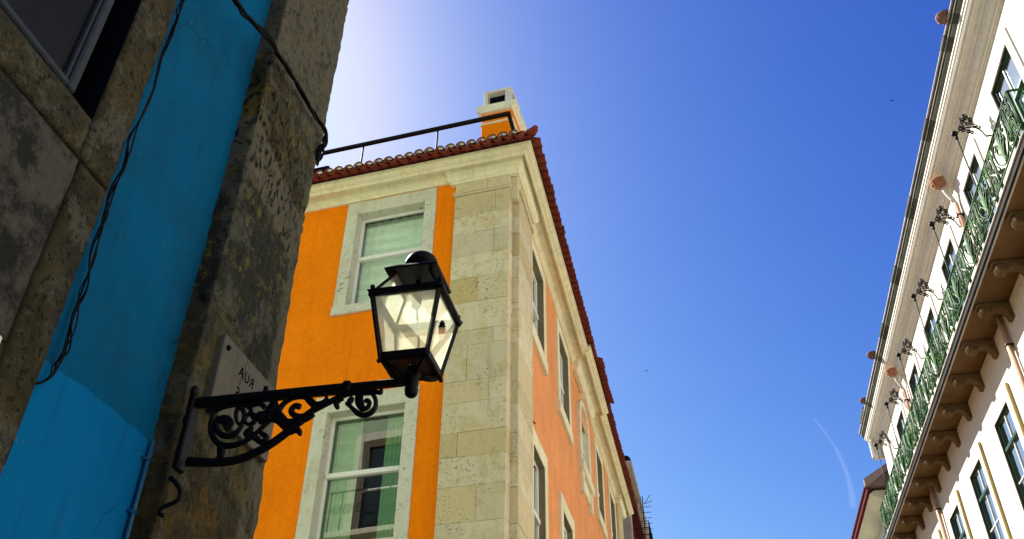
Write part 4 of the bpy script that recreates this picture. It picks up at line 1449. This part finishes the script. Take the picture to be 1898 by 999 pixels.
# sunlit north face and the rest of the block
nh = [(-5.0, -3.9, 8.2, 10.4), (-8.2, -7.1, 8.2, 10.4), (-11.2, -10.1, 8.2, 10.4), (-5.0, -3.9, 4.2, 6.4), (-8.2, -7.1, 4.2, 6.4), (-11.2, -10.1, 4.2, 6.4), (-5.0, -3.9, 12.2, 14.4), (-8.2, -7.1, 12.2, 14.4), (-11.2, -10.1, 12.2, 14.4)]
TN = lambda u, n, z: (u, 3.95 + n, z)
w = MB(TN)
wall_sheet(w, -14, -2.66, 0, 19.2, nh, 0.0, .25, False)
w.build('north_wall', M['north'], lb)
for (a, b, c_, d_) in nh:
    wn_ = sash_window(lb, TN, a, b, c_, d_, -.15, (M['white_paint'], M['glass'], M['white_paint']), (c_ + d_) / 2, room=False)
    r0_ = MB(TN); r0_.quad((a, -.4, c_), (b, -.4, c_), (b, -.4, d_), (a, -.4, d_)); r0_.build('room_behind', M['room'], wn_)
    stone_frame(wn_, TN, a - .2, b + .2, c_ - .2, d_ + .2, a, b, c_, d_, -.02, .03, M['pale_trim'])
    if c_ == 8.2:
        q = MB(TN)
        q.cbox(a - .4, b + .4, 0, .5, c_ - .14, c_ - .02, .01)
        ba = q.build('balcony', M['pale_trim'], wn_)
        q = MB(TN)
        q.tube([(a - .35, .45, c_ + .85), (b + .35, .45, c_ + .85)], .015, 5)
        for i in range(7):
            uu = a - .3 + i * .28
            q.tube([(uu, .45, c_), (uu, .45, c_ + .85)], .01, 5)
            q.tube([(uu + .14 + x_, .45, c_ + .45 + z_) for x_, z_ in spiral((0, 0), .12, .02, 0, 4 * math.pi, 20)], .008, 5)
        q.build('railing', M['iron'], ba)
w = MB()
w.quad((-14, -10, 0), (-14, 3.95, 0), (-14, 3.95, 19.2), (-14, -10, 19.2))
w.quad((-14, -10, 19.2), (-2.3, -10, 19.2), (-2.3, 3.95, 19.2), (-14, 3.95, 19.2))
w.quad((-14, -10, 0), (-2.3, -10, 0), (-2.3, -10, 19.2), (-14, -10, 19.2))
w.build('roof_and_rear', M['north'], lb)

# painted conduit in the corner of the blue wall
p = MB()
p.tube([(-2.296, 3.168, 3.31), (-2.296, 3.166, 3.0), (-2.297, 3.168, 2.6), (-2.296, 3.166, .2)], .011, 8)
cd = tag(p.build('conduit_pipe', M['blue_pipe']), 'thin blue painted pipe running down between the blue wall and the rough quoin', 'pipe')
for z_ in (3.225, 2.99, 2.6, 2.2):
    p = MB()
    p.tube([(-2.318, 3.145, z_), (-2.285, 3.152, z_), (-2.282, 3.178, z_), (-2.318, 3.186, z_)], .007, 6)
    p.build('pipe_clip', M['blue_pipe'], cd)

# cables
def wires(name, pts, n, spread, r, label, m='black_cable', seed=0):
    random.seed(seed)
    root = thing(name, label, 'cable bundle', pts[0])
    base = bez(pts, 6)
    for i in range(n):
        ph = random.uniform(0, 6.28); ph2 = random.uniform(0, 6.28); fr = random.uniform(.25, .55)
        q = []
        for k_, p in enumerate(base):
            env = spread * (.5 + .5 * math.sin(k_ * .17 + ph2))
            q.append((p[0] + .010 * math.cos(k_ * fr + ph), p[1] + env * math.sin(k_ * fr + ph), p[2] + env * .4 * math.cos(k_ * fr * .8 + ph2)))
        mb = MB(); mb.tube(q, r * random.uniform(.8, 1.2), 6)
        mb.build('wire', M[m], root)
    return root
wires('hanging_cables', [(-2.28, 2.42, 6.2), (-2.28, 2.424, 5.7), (-2.28, 2.426, 5.416), (-2.28, 2.435, 5.254), (-2.28, 2.441, 5.016), (-2.28, 2.447, 4.792), (-2.28, 2.424, 4.499), (-2.28, 2.439, 4.33), (-2.28, 2.43, 4.132), (-2.28, 2.44, 3.99), (-2.28, 2.445, 3.823), (-2.28, 2.463, 3.674), (-2.28, 2.471, 3.55), (-2.28, 2.485, 3.385), (-2.28, 2.465, 3.282), (-2.28, 2.43, 3.20), (-2.30, 2.36, 3.15)],
      4, .016, .0036, 'thin tangled dark wires hanging down the left edge of the blue wall', seed=3)
wires('corner_cables', [(-2.14, 2.50, 5.70), (-2.14, 2.569, 5.659), (-2.14, 2.68, 5.66), (-2.14, 2.83, 5.715), (-2.14, 3.026, 5.80), (-2.15, 3.134, 5.818), (-2.15, 3.283, 5.844), (-2.155, 3.483, 5.868), (-2.155, 3.70, 5.885), (-2.15, 3.86, 5.90), (-2.155, 3.91, 5.875), (-2.165, 3.925, 5.80), (-2.185, 3.93, 5.72), (-2.21, 3.94, 5.66)],
      7, .030, .0072, 'thick black cables looping over the top of the rough stone quoin', seed=9)

# ================================================================== street sign
sg = thing('street_sign', 'grey marble street name slab with mirrored lettering on the rough corner above the bracket', 'street sign', (-2.2, 3.65, 3.75))
q = MB(TL)
q.cbox(3.33, 3.965, -.02, .032, 3.555, 3.955, .005)
q.build('slab', M['marble'], sg)
q = MB(TL)
for y_, z_ in ((3.372, 3.895), (3.92, 3.90), (3.375, 3.60), (3.90, 3.60)):
    q.lathe([(.014, 0), (.014, .012), (.008, .018)], (y_, .03, z_), 12, (0, 1, 0))
q.build('bolt', M['iron'], sg)
def text_mesh(txt, size):
    cu = bpy.data.curves.new('text', 'FONT'); cu.body = txt; cu.size = size; cu.extrude = 0.0008; cu.space_character = 1.12
    o = bpy.data.objects.new('text', cu); COL.objects.link(o)
    dg = bpy.context.evaluated_depsgraph_get(); dg.update()
    me = bpy.data.meshes.new_from_object(o.evaluated_get(dg))
    bpy.data.objects.remove(o)
    return me
for txt, ys, zb_ in (('RUA', 3.678, 3.826), ('DAS', 3.690, 3.712)):
    me = text_mesh(txt, .080)
    # laid on the slab and running towards -y, so it reads in mirror image like the photograph
    L0 = Vector((-2.2, 3.65, 3.75))
    wmax = max(v.co.x for v in me.vertices)
    for v in me.vertices:
        x, y, z = v.co
        v.co = Vector((-2.2 + .0328 + z, ys - x * .165 / wmax, zb_ + y)) - L0
    me.materials.clear(); me.materials.append(M['letter'])
    o = bpy.data.objects.new('lettering', me); COL.objects.link(o); o.parent = sg
q = MB(TL)
q.tube([(3.572, .032, 3.95), (3.567, .032, 3.90), (3.553, .032, 3.85), (3.542, .032, 3.79), (3.528, .032, 3.74), (3.515, .032, 3.66), (3.508, .032, 3.56)], .0014, 4)
q.build('crack', M['letter'], sg)

# old iron hook on the quoin
q = MB()
q.tube(bez([(-2.165, 3.172, 3.13), (-2.132, 3.168, 3.105), (-2.101, 3.165, 3.065), (-2.10, 3.165, 3.03), (-2.135, 3.165, 3.012), (-2.165, 3.165, 3.0), (-2.175, 3.167, 2.975), (-2.15, 3.168, 2.965)], 4), .010, 8)
q.tube([(-2.165, 3.172, 3.13), (-2.175, 3.20, 3.14)], .012, 8)
tag(q.build('iron_hook', M['iron']), 'small curled black iron hook on the quoin below the lamp bracket', 'hook')

# ================================================================== wall lantern on its bracket
LX, LY = -1.17, 3.245
ln = thing('wall_lantern', 'old black four-sided street lantern on a scrolled iron wall bracket', 'street lamp', (-2.2, 3.24, 3.5))
b = MB()
b.cbox(-2.21, -2.172, 3.208, 3.275, 3.195, 3.555, .006)
b.cbox(-2.20, -2.17, 3.20, 3.24, 3.545, 3.60, .010)
b.build('wall_plate', M['iron'], ln)
b = MB()
b.cbox(-2.19, -1.44, LY - .026, LY + .018, 3.502, 3.543, .006)
b.cbox(-1.46, -1.15, LY - .020, LY + .012, 3.508, 3.542, .006)
b.cbox(-1.47, -1.435, LY - .030, LY + .022, 3.498, 3.551, .006)
b.tube([(-1.845, LY - .005, 3.54), (-1.845, LY - .005, 3.570)], .012, 8)
bar = b.build('bracket_arm', M['iron'], ln)
CURVES = [
    [(-2.1526, 3.2376, 0.0234), (-2.1, 3.2294, 0.0211), (-2.0296, 3.2215, 0.0197), (-1.9701, 3.2195, 0.0197), (-1.9126, 3.2257, 0.0197), (-1.8531, 3.243, 0.0197), (-1.7913, 3.2727, 0.0197), (-1.7471, 3.3014, 0.0197), (-1.7075, 3.3321, 0.0197), (-1.6761, 3.3592, 0.0169), (-1.6432, 3.3816, 0.015)],
    [(-1.6758, 3.3911, 0.0156), (-1.6411, 3.4002, 0.0156), (-1.6058, 3.425, 0.015), (-1.5637, 3.446, 0.0141), (-1.5184, 3.4667, 0.0125), (-1.4731, 3.4876, 0.0141), (-1.4295, 3.499, 0.0156), (-1.3965, 3.4987, 0.0172), (-1.3539, 3.4909, 0.0141), (-1.3242, 3.4909, 0.0109), (-1.2969, 3.4848, 0.0094), (-1.294, 3.5005, 0.0069)],
    [(-1.3322, 3.4822, 0.0109), (-1.3156, 3.452, 0.0094), (-1.3123, 3.4202, 0.0094), (-1.3203, 3.3993, 0.01), (-1.3394, 3.3857, 0.0112), (-1.3623, 3.3818, 0.0125), (-1.3902, 3.3939, 0.0125), (-1.4133, 3.4149, 0.0106), (-1.4337, 3.4358, 0.0094), (-1.4469, 3.4467, 0.0087)],
    [(-1.3943, 3.4792, 0.0187), (-1.3916, 3.4567, 0.0203), (-1.383, 3.4338, 0.0187), (-1.3689, 3.4135, 0.0141), (-1.3488, 3.4177, 0.0106), (-1.3423, 3.439, 0.0106), (-1.3556, 3.453, 0.0106), (-1.3635, 3.4443, 0.0069)],
    [(-1.4237, 3.476, 0.0087), (-1.4308, 3.4608, 0.0156), (-1.4379, 3.4457, 0.0125)],
    [(-1.4723, 3.4811, 0.0187), (-1.4884, 3.4668, 0.0156), (-1.495, 3.4484, 0.0131), (-1.4864, 3.4286, 0.0094)],
    [(-1.6512, 3.5031, 0.0069), (-1.6295, 3.4815, 0.0141), (-1.6019, 3.4595, 0.0156), (-1.5773, 3.4569, 0.0141), (-1.5547, 3.4673, 0.0112), (-1.5443, 3.479, 0.0094), (-1.5474, 3.4906, 0.0069)],
    [(-1.7699, 3.4295, 0.0164), (-1.7533, 3.4661, 0.0141), (-1.7298, 3.4902, 0.0122), (-1.6995, 3.5015, 0.0122), (-1.6624, 3.5025, 0.0122), (-1.6287, 3.4893, 0.0122), (-1.6015, 3.4601, 0.0141), (-1.601, 3.4267, 0.0141), (-1.6252, 3.4079, 0.0164), (-1.6562, 3.404, 0.0141), (-1.6901, 3.4168, 0.0141), (-1.7034, 3.4418, 0.0141), (-1.688, 3.4594, 0.0141), (-1.664, 3.4521, 0.0141)],
    [(-1.7152, 3.3769, 0.0234), (-1.6616, 3.3811, 0.0164), (-1.6227, 3.3913, 0.0141), (-1.5943, 3.4119, 0.0141)],
    [(-1.6942, 3.3332, 0.0187), (-1.6692, 3.3446, 0.0187), (-1.6464, 3.3286, 0.0122), (-1.6442, 3.3147, 0.0084)],
    [(-1.8203, 3.4537, 0.0281), (-1.783, 3.4261, 0.0351), (-1.7517, 3.404, 0.0281), (-1.719, 3.3726, 0.0258), (-1.6882, 3.3511, 0.0281)],
    [(-1.7962, 3.4995, 0.0141), (-1.7947, 3.4655, 0.0281), (-1.8073, 3.4332, 0.0281)],
    [(-1.9291, 3.4865, 0.0103), (-1.969, 3.4979, 0.0141), (-2.0109, 3.4949, 0.0141), (-2.0469, 3.4864, 0.0122), (-2.0752, 3.4649, 0.0112), (-2.0819, 3.4318, 0.0112), (-2.0791, 3.3886, 0.0112), (-2.0584, 3.3489, 0.0131), (-2.0273, 3.3135, 0.0141), (-1.982, 3.2955, 0.015), (-1.9363, 3.2959, 0.0141), (-1.902, 3.3065, 0.0122), (-1.8695, 3.3266, 0.0112), (-1.8387, 3.3562, 0.0112), (-1.8124, 3.3864, 0.0131), (-1.7889, 3.4077, 0.0141)],
    [(-1.924, 3.3926, 0.0094), (-1.9444, 3.3569, 0.0122), (-1.9733, 3.341, 0.0141), (-2.0121, 3.3493, 0.0141), (-2.0435, 3.3757, 0.0141), (-2.0583, 3.4104, 0.0159), (-2.0386, 3.4276, 0.0206), (-2.0099, 3.4247, 0.0215), (-1.9904, 3.399, 0.0234), (-2.0099, 3.382, 0.0206)],
    [(-1.967, 3.488, 0.0141), (-1.9389, 3.4657, 0.0112), (-1.9248, 3.4306, 0.0103), (-1.9297, 3.3978, 0.0094), (-1.9487, 3.3997, 0.0075), (-1.9642, 3.4298, 0.0084), (-1.968, 3.459, 0.0094), (-1.9611, 3.4825, 0.0094)],
    [(-1.9276, 3.4791, 0.0141), (-1.9066, 3.4915, 0.0234), (-1.879, 3.4935, 0.0187), (-1.8542, 3.4861, 0.0122), (-1.8316, 3.4644, 0.0122)],
    [(-1.9027, 3.4717, 0.0094), (-1.8922, 3.4417, 0.0117), (-1.8695, 3.4204, 0.0187), (-1.8742, 3.3971, 0.0112), (-1.8958, 3.3898, 0.0084), (-1.9175, 3.4061, 0.0084), (-1.9139, 3.4343, 0.0084), (-1.8969, 3.4422, 0.0094)],
    [(-1.861, 3.4243, 0.0234), (-1.8328, 3.4215, 0.0281), (-1.8432, 3.4036, 0.0187), (-1.7953, 3.4178, 0.0234)],
    [(-1.8807, 3.3836, 0.0094), (-1.8817, 3.365, 0.015), (-1.8966, 3.3477, 0.0178), (-1.8751, 3.3317, 0.0141), (-1.8602, 3.3489, 0.0103)],
    [(-1.8268, 3.3411, 0.0112), (-1.8001, 3.3201, 0.0141), (-1.805, 3.2976, 0.0141), (-1.8335, 3.3048, 0.0122), (-1.8417, 3.324, 0.0112)],
    [(-1.8482, 3.3108, 0.0094), (-1.8704, 3.3313, 0.0122), (-1.8936, 3.3104, 0.0122)],
    [(-2.1152, 3.4738, 0.0112), (-2.0771, 3.4944, 0.0103), (-2.0367, 3.5049, 0.0094), (-1.9899, 3.5074, 0.0075)],
    [(-2.0101, 3.298, 0.0169), (-1.9992, 3.2696, 0.0197), (-1.9977, 3.2422, 0.0169)],
]
b = MB()
for i, cv in enumerate(CURVES):
    pts = bez([(x, z, r) for x, z, r in cv], 4)
    th = .016 if i < 3 else .011 + (i % 3) * .0015
    b.tube([(x, LY - .004, z) for x, z, r in pts], [r for x, z, r in pts], 10, flat=((0, 1, 0), th))
b.build('scrollwork', M['iron'], ln)

def ringbars(mb, h, z, s, hz):
    for a, b_, c, d in ((-h, h, -h, -h), (-h, h, h, h), (-h, -h, -h, h), (h, h, -h, h)):
        mb.cbox(LX + min(a, b_) - s, LX + max(a, b_) + s, LY + min(c, d) - s, LY + max(c, d) + s, z - hz, z + hz, .003)
b = MB()
ringbars(b, .155, 3.912, .015, .017)
ringbars(b, .100, 3.607, .012, .018)
for sx_ in (-1, 1):
    for sy_ in (-1, 1):
        b.tube([(LX + sx_ * .102, LY + sy_ * .102, 3.59), (LX + sx_ * .157, LY + sy_ * .157, 3.91)], .0125, 4, smooth=False)
        b.tube([(LX + sx_ * .155, LY + sy_ * .155, 3.92), (LX + sx_ * .080, LY + sy_ * .080, 4.07)], .0095, 4, smooth=False)
        b.ball((LX + sx_ * .158, LY + sy_ * .158, 3.945), .012, 8)
        b.ball((LX + sx_ * .108, LY + sy_ * .108, 3.582), .011, 8)
        b.tube([(LX + sx_ * .10, LY + sy_ * .10, 3.592), (LX + sx_ * .06, LY + sy_ * .055, 3.578), (LX + .008 + sx_ * .018, LY + sy_ * .018, 3.545)], .008, 5)
# flared drip edge under the eaves
b.prism([(LX - .160, 3.900), (LX + .160, 3.900), (LX + .178, 3.922), (LX - .178, 3.922)], 1, LY - .176, LY - .160)
b.prism([(LX - .160, 3.900), (LX + .160, 3.900), (LX + .178, 3.922), (LX - .178, 3.922)], 1, LY + .160, LY + .176)
b.cbox(LX + .160, LX + .176, LY - .16, LY + .16, 3.90, 3.9215, .003)
b.cbox(LX - .176, LX - .160, LY - .16, LY + .16, 3.90, 3.9215, .003)
fr = b.build('lantern_frame', M['iron'], ln)
b = MB()
h0, h1 = .124, .082
b.add([(LX + s * h, LY + t * h, z) for h, z in ((h0, 4.062), (h0 + .003, 4.072), (h1, 4.115)) for s, t in ((-1, -1), (1, -1), (1, 1), (-1, 1))],
      [(3, 2, 1, 0), (8, 9, 10, 11)] + [(4 * i + j, 4 * i + (j + 1) % 4, 4 * i + 4 + (j + 1) % 4, 4 * i + 4 + j) for i in range(2) for j in range(4)])
b.lathe([(.074, 4.11), (.076, 4.15), (.079, 4.152), (.079, 4.165), (.070, 4.19), (.050, 4.21), (.022, 4.219), (.001, 4.221)], (LX + .01, LY, 0), 24)
b.ball((LX - .095, LY - .095, 4.085), .008, 6)
b.build('lantern_cap', M['iron'], ln)
def pane(name, c0, c1, c2, c3, hole=None):
    """trapezoid pane c0,c1 bottom, c2,c3 top; optional broken hole"""
    g = MB()
    if hole is None:
        g.quad(c0, c1, c2, c3)
    else:
        c = [Vector(x) for x in (c0, c1, c2, c3)]
        def P(s, t_): return (c[0] * (1 - s) + c[1] * s) * (1 - t_) + (c[3] * (1 - s) + c[2] * s) * t_
        n = 32; hs, ht, rs, rt = hole
        vs = []
        for i in range(n):
            a = 2 * math.pi * i / n
            ds, dt = math.cos(a), math.sin(a)
            k = min(((1 - hs) / ds if ds > 1e-6 else (hs / -ds if ds < -1e-6 else 9)), ((1 - ht) / dt if dt > 1e-6 else (ht / -dt if dt < -1e-6 else 9)))
            j = 1 + .10 * (1 if i % 2 else -1)
            vs.append(tuple(P(hs + ds * rs * j, ht + dt * rt * j))); vs.append(tuple(P(min(1, max(0, hs + ds * k)), min(1, max(0, ht + dt * k)))))
        g.add(vs, [(2 * i, 2 * i + 1, 2 * ((i + 1) % n) + 1, 2 * ((i + 1) % n)) for i in range(n)])
    return g.build('glass_pane', M['lantern_glass'], ln)
hb_, ht_, zb0, zt0 = .099, .153, 3.605, 3.905
def cor(h, s, t, z): return (LX + s * h, LY + t * h, z)
for (s, t), (s2, t2), hole in (((-1, -1), (1, -1), None), ((1, -1), (1, 1), (.52, .58, .18, .15)), ((1, 1), (-1, 1), None), ((-1, 1), (-1, -1), None)):
    pane('glass_pane', cor(hb_, s, t, zb0), cor(hb_, s2, t2, zb0), cor(ht_, s2, t2, zt0), cor(ht_, s, t, zt0), hole)
    if s2 < 0: pane('glass_pane', cor(.150, s, t, 3.925), cor(.150, s2, t2, 3.925), cor(.080, s2, t2, 4.062), cor(.080, s, t, 4.062))
b = MB()
b.add([(LX + s * h, LY + t * h, z) for h, z in ((.096, 3.600), (.070, 3.612), (.03, 3.60)) for s, t in ((-1, -1), (1, -1), (1, 1), (-1, 1))],
      [(4 * i + j, 4 * i + (j + 1) % 4, 4 * i + 4 + (j + 1) % 4, 4 * i + 4 + j) for i in range(2) for j in range(4)] + [(8, 9, 10, 11)])
b.build('base_tray', M['rust'], ln)
b = MB()
b.lathe([(.018, 3.452), (.027, 3.462), (.031, 3.485), (.027, 3.50), (.030, 3.505), (.030, 3.545), (.036, 3.55), (.036, 3.562), (.026, 3.57), (.022, 3.60)], (LX + .012, LY, 0), 14)
b.build('socket', M['iron'], ln)
b = MB()
b.tube([(LX, LY, 4.07), (LX, LY, 3.99), (LX + .002, LY, 3.98)], .012, 8)
b.lathe([(.02, 0), (.024, -.03), (.022, -.07), (.012, -.08)], (LX, LY, 3.99), 12)
b.tube(bez([(LX + .03, LY - .03, 3.60), (LX + .035, LY - .02, 3.70), (LX + .02, LY - .01, 3.80), (LX + .005, LY, 3.92)], 4), .006, 6)
b.build('bulb_holder', M['iron'], ln)
b = MB()
b.tube(bez([(LX + .03, LY, 3.555), (LX + .055, LY + .03, 3.545), (LX + .085, LY + .07, 3.56), (LX + .10, LY + .10, 3.585)], 4), .005, 6)
b.tube([(-1.99, LY - .03, 3.50), (-1.6, LY - .03, 3.497), (-1.2, LY - .028, 3.50)], .004, 5)
b.build('supply_wire', M['black_cable'], ln)

# ================================================================== sky bits
def ribbon(pts, r):
    b_ = MB(); b_.tube(bez(pts, 6), r, 8, smooth=True); return b_
ct = [(76.9, 535.2, 261.8), (82.0, 538.3, 253.6), (86.8, 542.0, 243.9), (90.4, 546.8, 231.4), (91.7, 550.9, 220.8), (91.2, 555.0, 210.5)]
ct = [(x * 5, y * 5, z * 5) for x, y, z in ct]
b_ = MB(); pp = bez(ct, 6); b_.tube(pp, [3 + 9 * i / len(pp) for i in range(len(pp))], 20)
structure(b_.build('cloud', M['contrail']))
def bird(loc, yaw, label):
    b_ = MB()
    m_ = Matrix.Rotation(yaw, 3, 'Z')
    def P(x, y, z): v = m_ @ Vector((x, y, z)); return (loc[0] + v.x, loc[1] + v.y, loc[2] + v.z)
    b_.tube([P(-.16, 0, 0), P(-.08, 0, 0), P(.02, 0, .005), (P(.12, 0, .01)), P(.16, 0, .012)], [.006, .03, .04, .025, .008], 8)
    for s in (-1, 1):
        b_.add([P(.07, s * .02, .01), P(.05, s * .18, .06), P(-.03, s * .34, .03), P(-.03, s * .18, .05), P(-.06, s * .02, .005), P(.06, s * .02, .02), P(.045, s * .18, .07)],
               [(0, 1, 3, 4), (1, 2, 3), (5, 6, 3, 4), (6, 2, 3)])
    b_.add([P(-.12, 0, .005), P(-.24, .05, 0), P(-.22, 0, 0), P(-.24, -.05, 0)], [(0, 1, 2), (0, 2, 3)])
    return tag(b_.build('bird', M['navy']), label, 'bird')
bird((-4.7, 103.0, 60.8), .5, 'tiny dark bird flying in the open sky right of the orange house')
bird((28.7, 83.0, 83.4), 1.6, 'tiny dark bird in the deep blue sky near the white cornice')
